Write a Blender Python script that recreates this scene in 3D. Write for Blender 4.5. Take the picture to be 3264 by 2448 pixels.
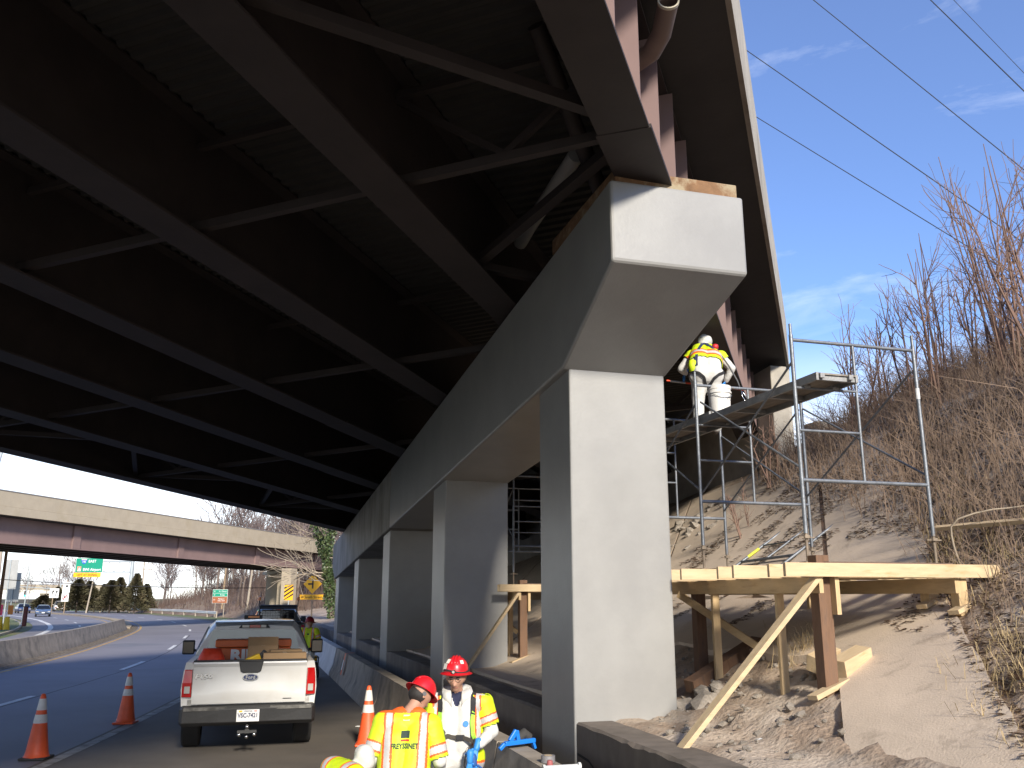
import bpy, bmesh, math, random
from mathutils import Vector, Matrix, noise
R=math.radians; PI=math.pi
for o in list(bpy.data.objects): bpy.data.objects.remove(o)
scene=bpy.context.scene; C=scene.collection
# ---------------------------------------------------------------- camera
cam=bpy.data.cameras.new('camera'); co=bpy.data.objects.new('camera',cam); C.objects.link(co)
co.location=(0,0,2.3); co.rotation_euler=(R(90+13.6),0,0)
cam.sensor_width=36; cam.lens=31.12; cam.clip_start=.1; cam.clip_end=4000
scene.camera=co
# ---------------------------------------------------------------- sky, sun, exposure
SUN_AZ,SUN_EL=162,26           # azimuth clockwise from +Y
w=bpy.data.worlds.new('World'); scene.world=w; w.use_nodes=True
nt=w.node_tree; N=nt.nodes; L=nt.links; N.clear()
out=N.new('ShaderNodeOutputWorld'); bg=N.new('ShaderNodeBackground'); L.new(bg.outputs[0],out.inputs[0])
sky=N.new('ShaderNodeTexSky'); sky.sky_type='NISHITA'; sky.sun_disc=False
sky.sun_elevation=R(SUN_EL); sky.sun_rotation=R(SUN_AZ); sky.air_density=1.0; sky.dust_density=0; sky.ozone_density=4
tc=N.new('ShaderNodeTexCoord'); sep=N.new('ShaderNodeSeparateXYZ'); L.new(tc.outputs['Generated'],sep.inputs[0])
def wmath(op,a,b=None,c=None,clamp=False):
    m=N.new('ShaderNodeMath'); m.operation=op; m.use_clamp=clamp
    for i,v in enumerate((a,b,c)):
        if v is None: continue
        if isinstance(v,(int,float)): m.inputs[i].default_value=v
        else: L.new(v,m.inputs[i])
    return m.outputs[0]
mp=N.new('ShaderNodeMapping'); mp.inputs['Scale'].default_value=(1.6,1.6,5.5); L.new(tc.outputs['Generated'],mp.inputs[0])
nz=N.new('ShaderNodeTexNoise'); nz.inputs['Scale'].default_value=2.6; nz.inputs['Detail'].default_value=8; nz.inputs['Roughness'].default_value=.62; nz.inputs['Distortion'].default_value=.5
L.new(mp.outputs[0],nz.inputs[0])
wisp=wmath('MULTIPLY',wmath('SUBTRACT',nz.outputs[0],.50,clamp=True),1.1,clamp=True)      # thin wisps high up
low=N.new('ShaderNodeMapRange'); low.interpolation_type='SMOOTHSTEP'; L.new(sep.outputs[2],low.inputs[0])
low.inputs[1].default_value=.30; low.inputs[2].default_value=.10; low.inputs[3].default_value=0; low.inputs[4].default_value=1
bank=wmath('MULTIPLY',low.outputs[0],wmath('ADD',wmath('MULTIPLY',nz.outputs[0],1.3),.25),clamp=True)      # cloud bank towards the horizon
mask=wmath('MAXIMUM',wmath('MAXIMUM',wisp,bank),.045)
mix=N.new('ShaderNodeMix'); mix.data_type='RGBA'; L.new(mask,mix.inputs[0]); hs=N.new('ShaderNodeHueSaturation'); hs.inputs['Saturation'].default_value=1.12; hs.inputs['Value'].default_value=1.12; hs.inputs['Hue'].default_value=.512; L.new(sky.outputs[0],hs.inputs['Color']); L.new(hs.outputs[0],mix.inputs[6]); mix.inputs[7].default_value=(7.6,7.9,8.3,1)
L.new(mix.outputs[2],bg.inputs[0]); bg.inputs[1].default_value=.15
sd=bpy.data.lights.new('sun','SUN'); sd.energy=5.0; sd.angle=R(7); sd.color=(1,.92,.79)
so=bpy.data.objects.new('sun',sd); C.objects.link(so)
so.rotation_euler=(R(90-SUN_EL),0,R(180-SUN_AZ)+PI*0)
d_=Vector((math.sin(R(SUN_AZ))*math.cos(R(SUN_EL)),math.cos(R(SUN_AZ))*math.cos(R(SUN_EL)),math.sin(R(SUN_EL))))
so.rotation_euler=d_.to_track_quat('Z','Y').to_euler()
vs=scene.view_settings; vs.view_transform='Standard'; vs.look='None'; vs.exposure=.5; vs.gamma=1
scene.render.engine='CYCLES'
# ---------------------------------------------------------------- helpers
rnd=random.Random(7)
class MB:
    def __init__(s): s.v=[]; s.f=[]; s.m=[]; s.mi=0
    def add(s,vs,fs):
        b=len(s.v); s.v+= [tuple(x) for x in vs]
        for f in fs: s.f.append(tuple(i+b for i in f)); s.m.append(s.mi)
        return s
    def b(s,x0,x1,y0,y1,z0,z1):
        return s.add([(x0,y0,z0),(x1,y0,z0),(x1,y1,z0),(x0,y1,z0),(x0,y0,z1),(x1,y0,z1),(x1,y1,z1),(x0,y1,z1)],
          [(0,3,2,1),(4,5,6,7),(0,1,5,4),(1,2,6,5),(2,3,7,6),(3,0,4,7)])
    def box(s,c,d,M=None):
        x,y,z=d[0]/2,d[1]/2,d[2]/2; P=[Vector(q) for q in ((-x,-y,-z),(x,-y,-z),(x,y,-z),(-x,y,-z),(-x,-y,z),(x,-y,z),(x,y,z),(-x,y,z))]
        if M is not None: P=[M@q for q in P]
        c=Vector(c); return s.add([q+c for q in P],[(0,3,2,1),(4,5,6,7),(0,1,5,4),(1,2,6,5),(2,3,7,6),(3,0,4,7)])
    def bar(s,p0,p1,w,h,up=(0,0,1)):
        p0,p1=Vector(p0),Vector(p1); d=(p1-p0).normalized(); up=Vector(up)
        if abs(d.dot(up))>.98: up=Vector((0,1,0))
        x=d.cross(up).normalized(); z=x.cross(d).normalized()
        P=[p+x*a*w/2+z*c*h/2 for p in (p0,p1) for a,c in ((-1,-1),(1,-1),(1,1),(-1,1))]
        return s.add(P,[(0,3,2,1),(4,5,6,7),(0,1,5,4),(1,2,6,5),(2,3,7,6),(3,0,4,7)][:0]+[(0,1,2,3),(7,6,5,4),(0,4,5,1),(1,5,6,2),(2,6,7,3),(3,7,4,0)])
    def tube(s,pts,r,n=8,r1=None,caps=True):
        pts=[Vector(q) for q in pts]; k=len(pts); rs=r if isinstance(r,(list,tuple)) else [r+((r1 if r1 is not None else r)-r)*i/(k-1) for i in range(k)]
        V=[]; Fs=[]; X=None
        for i,q in enumerate(pts):
            d=(pts[min(i+1,k-1)]-pts[max(i-1,0)]).normalized()
            if X is None: X=d.orthogonal().normalized()
            else:
                X=(X-d*X.dot(d)); X=X.normalized() if X.length>1e-6 else d.orthogonal().normalized()
            Y=d.cross(X)
            V+=[q+(X*math.cos(2*PI*j/n)+Y*math.sin(2*PI*j/n))*rs[i] for j in range(n)]
        for i in range(k-1):
            for j in range(n): Fs.append((i*n+j,i*n+(j+1)%n,(i+1)*n+(j+1)%n,(i+1)*n+j))
        if caps and n>2: Fs.append(tuple(range(n-1,-1,-1))); Fs.append(tuple((k-1)*n+j for j in range(n)))
        return s.add(V,Fs)
    def lathe(s,prof,n=24,M=None,close=True):
        V=[];Fs=[]
        for r,z in prof: V+=[Vector((r*math.cos(2*PI*j/n),r*math.sin(2*PI*j/n),z)) for j in range(n)]
        if M is not None: V=[M@q for q in V]
        for i in range(len(prof)-1):
            for j in range(n): Fs.append((i*n+j,i*n+(j+1)%n,(i+1)*n+(j+1)%n,(i+1)*n+j))
        if close:
            Fs.append(tuple(range(n-1,-1,-1))); Fs.append(tuple((len(prof)-1)*n+j for j in range(n)))
        return s.add(V,Fs)
    def loft(s,rings,caps=True,closed=True):
        n=len(rings[0]); V=[q for r in rings for q in r]; Fs=[]
        for i in range(len(rings)-1):
            for j in range(n if closed else n-1): Fs.append((i*n+j,i*n+(j+1)%n,(i+1)*n+(j+1)%n,(i+1)*n+j))
        if caps: Fs.append(tuple(range(n-1,-1,-1))); Fs.append(tuple((len(rings)-1)*n+j for j in range(n)))
        return s.add(V,Fs)
    def prism(s,poly,y0,y1):      # poly in xz, extruded along y
        return s.loft([[(x,y0,z) for x,z in poly],[(x,y1,z) for x,z in poly]])
    def mesh(s,name,mats,smooth=False):
        me=bpy.data.meshes.new(name); me.from_pydata(s.v,[],s.f)
        if not isinstance(mats,(list,tuple)): mats=[mats]
        for m in mats: me.materials.append(m)
        if any(s.m): me.polygons.foreach_set('material_index',s.m)
        me.update()
        bm=bmesh.new(); bm.from_mesh(me); bmesh.ops.recalc_face_normals(bm,faces=bm.faces); bm.to_mesh(me); bm.free()
        if smooth: smooth_mesh(me,smooth)
        return me
def smooth_mesh(me,ang=True):
    me.polygons.foreach_set('use_smooth',[True]*len(me.polygons))
    if ang is not True:
        try: me.set_sharp_from_angle(angle=R(ang))
        except Exception: pass
def link(name,me,parent=None,loc=(0,0,0),rz=0):
    o=bpy.data.objects.new(name,me); C.objects.link(o); o.location=loc; o.rotation_euler=(0,0,rz)
    if parent: o.parent=parent
    return o
def obj(name,mb,mats,parent=None,smooth=False,bevel=0,loc=(0,0,0),rz=0):
    o=link(name,mb.mesh(name,mats,smooth),parent,loc,rz)
    if bevel:
        m=o.modifiers.new('bevel','BEVEL'); m.width=bevel; m.segments=2; m.limit_method='ANGLE'; m.angle_limit=R(50); m.harden_normals=False
    return o
def tag(o,label,cat,group=None,kind=None):
    if label: o['label']=label
    if cat: o['category']=cat
    if group: o['group']=group
    if kind: o['kind']=kind
    return o
def thing(name,label,cat,loc=(0,0,0),rz=0,group=None):
    o=link(name,None,None,loc,rz); return tag(o,label,cat,group)
def struct(o): o['kind']='structure'; return o
def copy_tree(root,loc=None,rz=None,label=None,parent=None):
    r=root.copy(); C.objects.link(r); r.parent=parent
    if loc is not None: r.location=loc
    if rz is not None: r.rotation_euler=(0,0,rz)
    if label: r['label']=label
    for ch in root.children: copy_tree(ch,parent=r)
    return r
_m={}
def mat(name,col=(.5,.5,.5),rough=.7,var=.12,scale=4,bump=.15,metal=0,col2=None,cscale=None,cthr=(.45,.6),spec=.5,bdist=.02,coat=0,emit=0,stretch=(1,1,1),fine=None):
    if name in _m: return _m[name]
    m=bpy.data.materials.new(name); m.use_nodes=True; t=m.node_tree; n=t.nodes; l=t.links; b=n['Principled BSDF']; _m[name]=m
    b.inputs['Roughness'].default_value=rough; b.inputs['Metallic'].default_value=metal; b.inputs['Specular IOR Level'].default_value=spec
    if coat: b.inputs['Coat Weight'].default_value=coat; b.inputs['Coat Roughness'].default_value=.05
    c=list(col)+[1]
    if emit: b.inputs['Emission Color'].default_value=c; b.inputs['Emission Strength'].default_value=emit
    if not var and not bump and col2 is None: b.inputs['Base Color'].default_value=c; return m
    tcn=n.new('ShaderNodeTexCoord'); mpn=n.new('ShaderNodeMapping'); mpn.inputs['Scale'].default_value=stretch; l.new(tcn.outputs['Object'],mpn.inputs[0])
    nz=n.new('ShaderNodeTexNoise'); nz.inputs['Scale'].default_value=scale; nz.inputs['Detail'].default_value=7; nz.inputs['Roughness'].default_value=.6; l.new(mpn.outputs[0],nz.inputs[0])
    rm=n.new('ShaderNodeValToRGB'); rm.color_ramp.elements[0].position=.3; rm.color_ramp.elements[1].position=.7
    rm.color_ramp.elements[0].color=[x*(1-var) for x in col]+[1]; rm.color_ramp.elements[1].color=[min(1,x*(1+var)) for x in col]+[1]
    l.new(nz.outputs[0],rm.inputs[0]); o=rm.outputs[0]
    if col2 is not None:
        n2=n.new('ShaderNodeTexNoise'); n2.inputs['Scale'].default_value=cscale or scale*.4; n2.inputs['Detail'].default_value=9; n2.inputs['Roughness'].default_value=.65; l.new(mpn.outputs[0],n2.inputs[0])
        r2=n.new('ShaderNodeMapRange'); r2.inputs[1].default_value=cthr[0]; r2.inputs[2].default_value=cthr[1]; l.new(n2.outputs[0],r2.inputs[0])
        mx=n.new('ShaderNodeMix'); mx.data_type='RGBA'; l.new(r2.outputs[0],mx.inputs[0]); l.new(o,mx.inputs[6]); mx.inputs[7].default_value=list(col2)+[1]; o=mx.outputs[2]
    l.new(o,b.inputs['Base Color'])
    if bump:
        bp=n.new('ShaderNodeBump'); bp.inputs['Strength'].default_value=bump; bp.inputs['Distance'].default_value=bdist
        nb=n.new('ShaderNodeTexNoise'); nb.inputs['Scale'].default_value=fine or scale*6; nb.inputs['Detail'].default_value=6; l.new(mpn.outputs[0],nb.inputs[0]); l.new(nb.outputs[0],bp.inputs['Height']); l.new(bp.outputs[0],b.inputs['Normal'])
    return m
def nodes_of(m): return m.node_tree.nodes,m.node_tree.links,m.node_tree.nodes['Principled BSDF']
# frames: pier frame (q right-away, t along the pier), bridge frame (x=-b, y=a)
AP,AB=R(16.3),R(19.2); PO=(.66,9.9)
def pier(q,t,z=0): return (PO[0]+q*math.cos(AP)-t*math.sin(AP), PO[1]+q*math.sin(AP)+t*math.cos(AP), z)
def brl(b,a,z=0): return (PO[0]-b*math.cos(AB)+a*math.sin(AB), PO[1]+b*math.sin(AB)+a*math.cos(AB), z)
def zb(a,b): return 6.462-.0475*a-.0591*b
PR=[(-1,1.04),(0,1.04),(.9,1.05),(1.8,1.42),(3.3,2.09),(5,3.35),(7.3,5.5),(9,6.6),(12,7.9),(30,8.8),(120,9.5)]
def prof(q):
    if q<=PR[0][0]: return PR[0][1]
    for (a,b),(c,d) in zip(PR,PR[1:]):
        if q<=c: return b+(d-b)*(q-a)/(c-a)
    return PR[-1][1]
def zh(q,t): return 1.04+(prof(q)-1.04)*max(.42,min(1.12,1-.015*t))
def cr(P,n=8):      # Catmull-Rom through 2-D points
    out=[]; Q=[P[0]]+list(P)+[P[-1]]
    for i in range(1,len(Q)-2):
        p0,p1,p2,p3=Q[i-1:i+3]
        for k in range(n):
            t=k/n; out.append(tuple(.5*(2*p1[j]+(p2[j]-p0[j])*t+(2*p0[j]-5*p1[j]+4*p2[j]-p3[j])*t*t+(3*p1[j]-p0[j]-3*p2[j]+p3[j])*t**3) for j in range(2)))
    out.append(P[-1]); return out
def offset(P,d):        # to the right for d>0
    out=[]
    for i,(x,y) in enumerate(P):
        a=P[max(i-1,0)]; b=P[min(i+1,len(P)-1)]; dx,dy=b[0]-a[0],b[1]-a[1]; l=math.hypot(dx,dy) or 1
        dd=d(i/(len(P)-1),y) if callable(d) else d
        out.append((x+dy/l*dd,y-dx/l*dd))
    return out
def strip(A,B,z): 
    mb=MB(); k=len(A); mb.add([(x,y,z) for x,y in A]+[(x,y,z) for x,y in B],[(i,i+1,k+i+1,k+i) for i in range(k-1)]); return mb
def text(s,size,depth=.004,bold=0):
    c=bpy.data.curves.new('txt','FONT'); c.body=s; c.size=size; c.extrude=depth; c.align_x='CENTER'; c.align_y='CENTER'; c.offset=bold; c.resolution_u=2
    o=bpy.data.objects.new('txt',c); C.objects.link(o); bpy.context.view_layer.update()
    me=bpy.data.meshes.new_from_object(o.evaluated_get(bpy.context.evaluated_depsgraph_get())); bpy.data.objects.remove(o); return me
def put_text(s,size,mt,parent,loc,rot=(PI/2,0,0),bold=0,name='lettering',sx=1):
    me=text(s,size,bold=bold); me.materials.clear(); me.materials.append(mt); o=link(name,me,parent,loc); o.rotation_euler=rot; o.scale=(sx,1,1); return o
# ---------------------------------------------------------------- materials of the setting
CONC=mat('concrete',(.36,.33,.28),.85,.2,2.2,.35,col2=(.2,.175,.14),cscale=1.1,cthr=(.5,.72))
CONC_PALE=mat('concrete_pale',(.37,.315,.235),.85,.08,1.2,.25,col2=(.33,.275,.19),cscale=.8,cthr=(.52,.75))
BARR=mat('barrier_concrete',(.30,.255,.205),.85,.22,2.5,.35,col2=(.13,.115,.095),cscale=1.3,cthr=(.5,.7),bdist=.012)
GREY=mat('grey_coating',(.275,.272,.262),.36,.09,1.3,.25,fine=30,bdist=.006,col2=(.245,.242,.235),cscale=.9,cthr=(.48,.7))
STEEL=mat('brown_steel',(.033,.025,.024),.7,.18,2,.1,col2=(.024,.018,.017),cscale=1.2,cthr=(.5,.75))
STEELF=mat('faded_sunlit_steel',(.205,.138,.13),.7,.10,.6,.08,col2=(.18,.12,.112),cscale=.4,cthr=(.5,.75))  # sun-faded paint, with the pink of its sunlit faces put into the colour
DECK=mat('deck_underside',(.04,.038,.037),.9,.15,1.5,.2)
RUST=mat('rusty_pad',(.20,.11,.055),.9,.35,6,.4,col2=(.30,.245,.16),cscale=3,cthr=(.5,.62))
ASPH=mat('asphalt',(.17,.16,.175),.75,.16,.5,.5,fine=180,bdist=.004,col2=(.21,.2,.215),cscale=.15,cthr=(.4,.65))
SHLD=mat('shoulder_asphalt',(.10,.086,.072),.85,.22,.8,.5,fine=150,bdist=.004,col2=(.125,.105,.083),cscale=.35,cthr=(.45,.7))
WPAINT=mat('white_road_paint',(.62,.61,.58),.7,.15,3,.2,col2=(.2,.2,.19),cscale=5,cthr=(.56,.68))
WORN=mat('worn_white_paint',(.33,.31,.28),.8,.2,3,.2,col2=(.12,.105,.09),cscale=4,cthr=(.47,.66))
YPAINT=mat('yellow_road_paint',(.5,.3,.07),.75,.2,2,.2,col2=(.2,.14,.08),cscale=3,cthr=(.5,.7))
DIRT=mat('dirt',(.17,.125,.085),.95,.35,3,.8,bdist=.03,col2=(.27,.21,.15),cscale=1.2,cthr=(.45,.62))
DEBRIS=mat('gutter_debris',(.11,.085,.06),.95,.45,7,1,bdist=.03,col2=(.22,.18,.13),cscale=5,cthr=(.45,.6))
GRASSG=mat('verge_ground',(.20,.16,.075),.95,.25,.6,.6,bdist=.05,col2=(.09,.13,.04),cscale=.06,cthr=(.42,.58))
# ---------------------------------------------------------------- ground, roads
g=MB(); g.add([(-1500,-200,-.03),(1500,-200,-.03),(1500,2500,-.03),(-1500,2500,-.03)],[(0,1,2,3)]); struct(obj('ground',g,GRASSG))
CL=cr([(-8.9,-30),(-9.1,-10),(-9.6,5),(-10.3,13),(-11.3,20.6),(-12.9,30.6),(-15.5,41.4),(-19.3,54.1),(-22.3,63.5),(-25.4,72.2),(-29.5,82),(-35.7,95),(-43,108),(-60,134),(-85,165),(-120,200),(-200,275),(-320,370)])
def lin(y,T):
    if y<=T[0][0]: return T[0][1]
    for (a,b),(c,d) in zip(T,T[1:]):
        if y<=c: return b+(d-b)*(y-a)/(c-a)
    return T[-1][1]
road=struct(obj('road',strip(offset(CL,-4.2),offset(CL,lambda s,y:lin(y,[(-30,4),(25,4.2),(60,4.6),(110,5)])),0.0),ASPH))
sh=[p for p in CL if p[1]<125]
shoulder=struct(obj('shoulder',strip(offset(sh,3.55),offset(sh,lambda s,y:lin(y,[(-30,16),(0,13.5),(14,10.5),(30,9.6),(45,8),(60,6),(110,4.6)])),.004),SHLD))
opp=struct(obj('opposite_road',strip(offset(CL,lambda s,y:lin(y,[(0,-12),(40,-10.6),(57,-10.2),(70,-11),(98,-13),(130,-14)])),offset(CL,-5.2),0.0),ASPH))
tag(obj('edge_line',strip(offset(sh,3.62),offset(sh,3.80),.008),WORN,road),None,None)
obj('yellow_line',strip(offset(CL,-3.62),offset(CL,-3.48),.004),YPAINT,road)
far=[p for p in CL if p[1]>66]
obj('yellow_line',strip(offset(far,-6.0),offset(far,-5.86),.004),YPAINT,opp)
opn=[p for p in CL if p[1]<150]
obj('edge_line',strip(offset(opn,lambda s,y:lin(y,[(0,-10.7),(40,-9.3),(57,-8.9),(70,-9.9),(98,-11.8),(150,-12.8)])),offset(opn,lambda s,y:lin(y,[(0,-10.4),(40,-9.0),(57,-8.6),(70,-9.55),(98,-11.4),(150,-12.4)])),.004),WPAINT,opp)
def along(P):
    d=[0]
    for a,b in zip(P,P[1:]): d.append(d[-1]+math.dist(a,b))
    def f(s):
        for i in range(len(d)-1):
            if s<=d[i+1]:
                k=(s-d[i])/(d[i+1]-d[i]); a,b=P[i],P[i+1]; return (a[0]+(b[0]-a[0])*k,a[1]+(b[1]-a[1])*k)
        return P[-1]
    return f,d[-1]
def dashes(P,start,end,step,ln,parent,mt,w=.11):
    f,tot=along(P); s=start
    while s<end:
        pts=[f(s+ln*i/4) for i in range(5)]; obj('lane_dash',strip(offset(pts,-w/2),offset(pts,w/2),.004),mt,parent); s+=step
# first dash ends near D=22.6
fA,_=along(CL)
s0=0
while fA(s0)[1]<18.6: s0+=.1
dashes(CL,s0-12.2,s0+150,12.2,4,road,WPAINT,.16)
oc=[p for p in offset(CL,lambda s,y:lin(y,[(0,-8),(60,-7.4),(75,-8.0),(100,-9.0),(130,-9.2)])) if 40<p[1]<190]
dashes(oc,13,90,12.2,4,opp,WPAINT,.16)
# seam crack along the lane line
ck=[p for p in CL if -5<p[1]<60]
ck=[(x+.16+.02*math.sin(i*2.3),y) for i,(x,y) in enumerate(ck)]
obj('seam',strip(offset(ck,-.02),offset(ck,.02),.003),mat('tar',(.02,.02,.022),.7,0,1,0),road)
# patched rectangle near the median nose
obj('patch',strip([(-21.2,45.5),(-20.3,48.5)],[(-18.6,44.8),(-17.9,47.6)],.002),mat('patch_concrete',(.16,.16,.18),.8,.15,1,.2),road)
# median island and gutter debris
md=[p for p in CL if p[1]>-25]
mi=MB(); A_,B_=offset(md,-5.15),offset(md,-4.25)
for i in range(len(md)-1):
    if md[i][1]<70: continue
    a,b,c,d=A_[i],B_[i],B_[i+1],A_[i+1]; mi.add([(*a,-.02),(*b,-.02),(*c,-.02),(*d,-.02),(*a,.13),(*b,.13),(*c,.13),(*d,.13)],[(4,5,6,7),(0,1,5,4),(3,2,6,7),(1,2,6,5),(0,3,7,4)])
struct(obj('median_island',mi,mat('median_tan',(.33,.26,.17),.9,.2,.8,.2)))
db=MB(); K=260
mdn=[p for p in md if p[1]<82]; f2,t2=along(mdn); cols=9
pts=[f2(t2*i/K) for i in range(K+1)]
for j in range(cols):
    off=-4.62+.85*j/(cols-1)*1.0
    for i,(x,y) in enumerate(offset(pts,off)):
        h=.012+.10*(1-j/(cols-1))*(.4+1.2*max(0,noise.noise((x*1.7,y*1.7,0))))+.02*noise.noise((x*9,y*9,3)); 
        if j==cols-1: h=.001
        db.v.append((x,y,max(.001,h)))
for j in range(cols-1):
    for i in range(K): a=j*(K+1)+i; db.f.append((a,a+1,a+K+2,a+K+1)); db.m.append(0)
tag(obj('gutter_debris',db,DEBRIS),'dark leaves and grit heaped along the median barrier foot','debris',kind='stuff')
# ---------------------------------------------------------------- hill (pier frame)
def grid_axis(segs):
    out=[]
    for a,b,s in segs:
        n=max(1,round((b-a)/s)); out+=[a+(b-a)*i/n for i in range(n)]
    return out+[segs[-1][1]]
qs=grid_axis([(.30,8,.11),(8,14,.3),(14,40,2),(40,120,10)]); ts=grid_axis([(-30,-9,1.2),(-9,9,.11),(9,30,.5),(30,140,3)])
def hz(q,t):
    h=zh(q,t)
    n1=noise.noise((q*.7,t*.7,1)); n2=noise.noise((q*2.6,t*2.6,5)); n3=noise.noise((q*8,t*8,9))
    bb=q*-.8138+t*.581
    rub=max(0,1-abs(q-1.4)/1.1)*max(0,1-max(0,abs(bb+1.2)-1.6)/.8)     # broken slab area
    slab=1 if (-3.9<bb<18 and 1.2<q<7.6) else 0
    k=(.35 if slab else 1)*min(1,max(.15,(q-.3)/1.2))
    h+=k*(.10*n1+.035*n2+.018*n3)+rub*(.07*n2+.07*n3+.05*noise.noise((q*17,t*17,2)))
    if slab: h-=.03
    if q>.55 and q<1.5 and -.5<t<.6: h-=.12*max(0,1-abs(q-1.35)/.4)*max(0,1-abs(t)/.5)
    if q<.5: h=min(h,1.0+.03*n2)
    return h
hm=MB(); hm.v=[(q,t,hz(q,t)) for q in qs for t in ts]; nt_=len(ts)
for i in range(len(qs)-1):
    for j in range(nt_-1): hm.f.append((i*nt_+j,(i+1)*nt_+j,(i+1)*nt_+j+1,i*nt_+j+1)); hm.m.append(0)
HILL=mat('hillside_soil',(.31,.23,.165),.95,.3,2.4,.9,bdist=.025,col2=(.46,.38,.30),cscale=.9,cthr=(.46,.6),fine=22)
hill=struct(obj('hillside',hm,HILL,smooth=True,loc=pier(0,0),rz=AP))
# slope paving slabs, in strips along the bridge axis
SLAB=mat('slope_slab',(.57,.46,.35),.9,.10,1.6,.6,bdist=.008,col2=(.30,.235,.175),cscale=2.6,cthr=(.57,.74),fine=55)
e1=-3.78
for b0,b1,q0 in [(-3.78,-2.66,.75),(-2.6,.4,2.35),(.45,3.6,.5),(3.65,6.8,.5),(6.85,10,.5),(10.05,13.2,.5),(13.25,16.4,.5)]:
    for qa,qb in [(q0,3.6),(3.63,7.15)]:
        nq=max(6,round((qb-qa)/.22)); nb=max(4,round((b1-b0)/.25)); mb=MB()
        top=[];bot=[]
        for i in range(nq+1):
            for j in range(nb+1):
                q=qa+(qb-qa)*i/nq; b=b0+(b1-b0)*j/nb; jag=0
                if i==0 and q0>2: q+=.22*noise.noise((b*2.2,3,1))+.1*noise.noise((b*7,3,1))
                if j==0 and b0==e1: b+=.05*noise.noise((q*3,1,1))
                t=(b+.8138*q)/.581
                z=zh(q,t)+.035+.02*noise.noise((q*.5,t*.5,4))-(.16*max(0,1-(q-q0)/.7)**1.5+.03*noise.noise((q*3,t*3,8))*max(0,1-(q-q0)/1.0) if b0==e1 else 0); top.append((q,t,z)); bot.append((q,t,z-.13))
        W=nb+1; fs=[(i*W+j,i*W+j+1,(i+1)*W+j+1,(i+1)*W+j) for i in range(nq) for j in range(nb)]
        n0=len(top); rim=[j for j in range(W)]+[i*W+nb for i in range(1,nq+1)]+[nq*W+j for j in range(nb-1,-1,-1)]+[i*W for i in range(nq-1,0,-1)]
        fs2=[(a,b,b+n0,a+n0) for a,b in zip(rim,rim[1:]+rim[:1])]
        mb.add(top+bot,fs+fs2); obj('slope_slab',mb,SLAB,hill)
# rubble lumps of the broken slab
RUB=mat('rubble',(.3,.26,.215),.95,.3,6,.6,bdist=.02)
def rock(r,seed,flat=.6):
    mb=MB(); bm=bmesh.new(); bmesh.ops.create_icosphere(bm,subdivisions=1,radius=1)
    for v in bm.verts:
        k=1+.38*noise.noise(v.co*1.3+Vector((seed*3.1,seed,0))); v.co=Vector((v.co.x*k,v.co.y*k*.8,v.co.z*k*flat))*r
    me=bpy.data.meshes.new('rock'); bm.to_mesh(me); bm.free(); me.materials.append(RUB); return me
ROCKS=[rock(1,i,.45+.1*(i%3)) for i in range(6)]
rr=random.Random(3)
def place_rock(q,t,s,nm='rubble_chunk'):
    o=link(nm,ROCKS[rr.randrange(6)],hill,(q,t,hz(q,t)+s*.2)); o.scale=(s,s,s); o.rotation_euler=(rr.uniform(-.5,.5),rr.uniform(-.5,.5),rr.uniform(0,6.3)); return o
for i in range(330): 
    q=rr.uniform(.5,2.6); t=rr.uniform(-2.8,2.0)
    if -2.9< q*-.8138+t*.581 <.5: place_rock(q,t,rr.choice([.015,.02,.02,.03,.03,.045,.06]))
for q,t,s in [(1.42,-.25,.19),(1.36,.05,.2),(1.5,-.02,.13),(1.35,-.38,.1),(1.62,-.15,.11),(1.75,.25,.09)]: place_rock(q,t,s)
for i in range(45): place_rock(rr.uniform(5.2,6.6),rr.uniform(7.2,9.5),rr.choice([.06,.09,.13,.18]))
for i in range(60):
    q=rr.uniform(1.5,5.5); t=rr.uniform(-5,2); place_rock(q,t,rr.choice([.012,.018,.025,.035]))
# ---------------------------------------------------------------- pier
GREY2=mat('old_grey_concrete',(.27,.25,.22),.85,.15,1.2,.3,col2=(.17,.15,.125),cscale=1.5,cthr=(.45,.65),stretch=(1,1,.35))
pr=thing('bridge_pier','grey coated concrete pier with five square columns under a long sloping cap beam','bridge pier',pier(0,0),AP)
CT=[0,6.72,13.4,19.9,26.2]
def capb(t): return 4.87-.067*t
def capt(t): return 6.40-.0695*t
for i,t in enumerate(CT):
    mb=MB(); h0,h1=capb(t)+.02,capb(t+1.12)+.02
    mb.add([(0,t,0),(1.2,t,0),(1.2,t+1.12,0),(0,t+1.12,0),(0,t,h0),(1.2,t,h0),(1.2,t+1.12,h1),(0,t+1.12,h1)],[(0,3,2,1),(4,5,6,7),(0,1,5,4),(1,2,6,5),(2,3,7,6),(3,0,4,7)])
    obj('column',mb,GREY,pr,bevel=.02)
mb=MB(); x0=-.085
def ring(t,xr,zb_,zt): return [(x0,t,zb_),(xr,t,zb_),(xr,t,zt),(x0,t,zt)]
mb.loft([ring(-1.55,1.46,5.62,capt(-1.55)),ring(0,1.225,capb(0),capt(0)),ring(13.0,1.225,capb(13),capt(13))])
obj('cap_beam',mb,GREY,pr,bevel=.03)
mb=MB(); mb.loft([ring(13.0,1.224,capb(13)+.001,capt(13)-.001),ring(27.2,1.225,capb(27.2),capt(27.2)),ring(28.3,1.225,capb(28.3)+.55,capt(28.3))])
o=obj('cap_beam',mb,GREY2,pr,bevel=.03); o['label']='uncoated stained far half of the cap beam'
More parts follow.
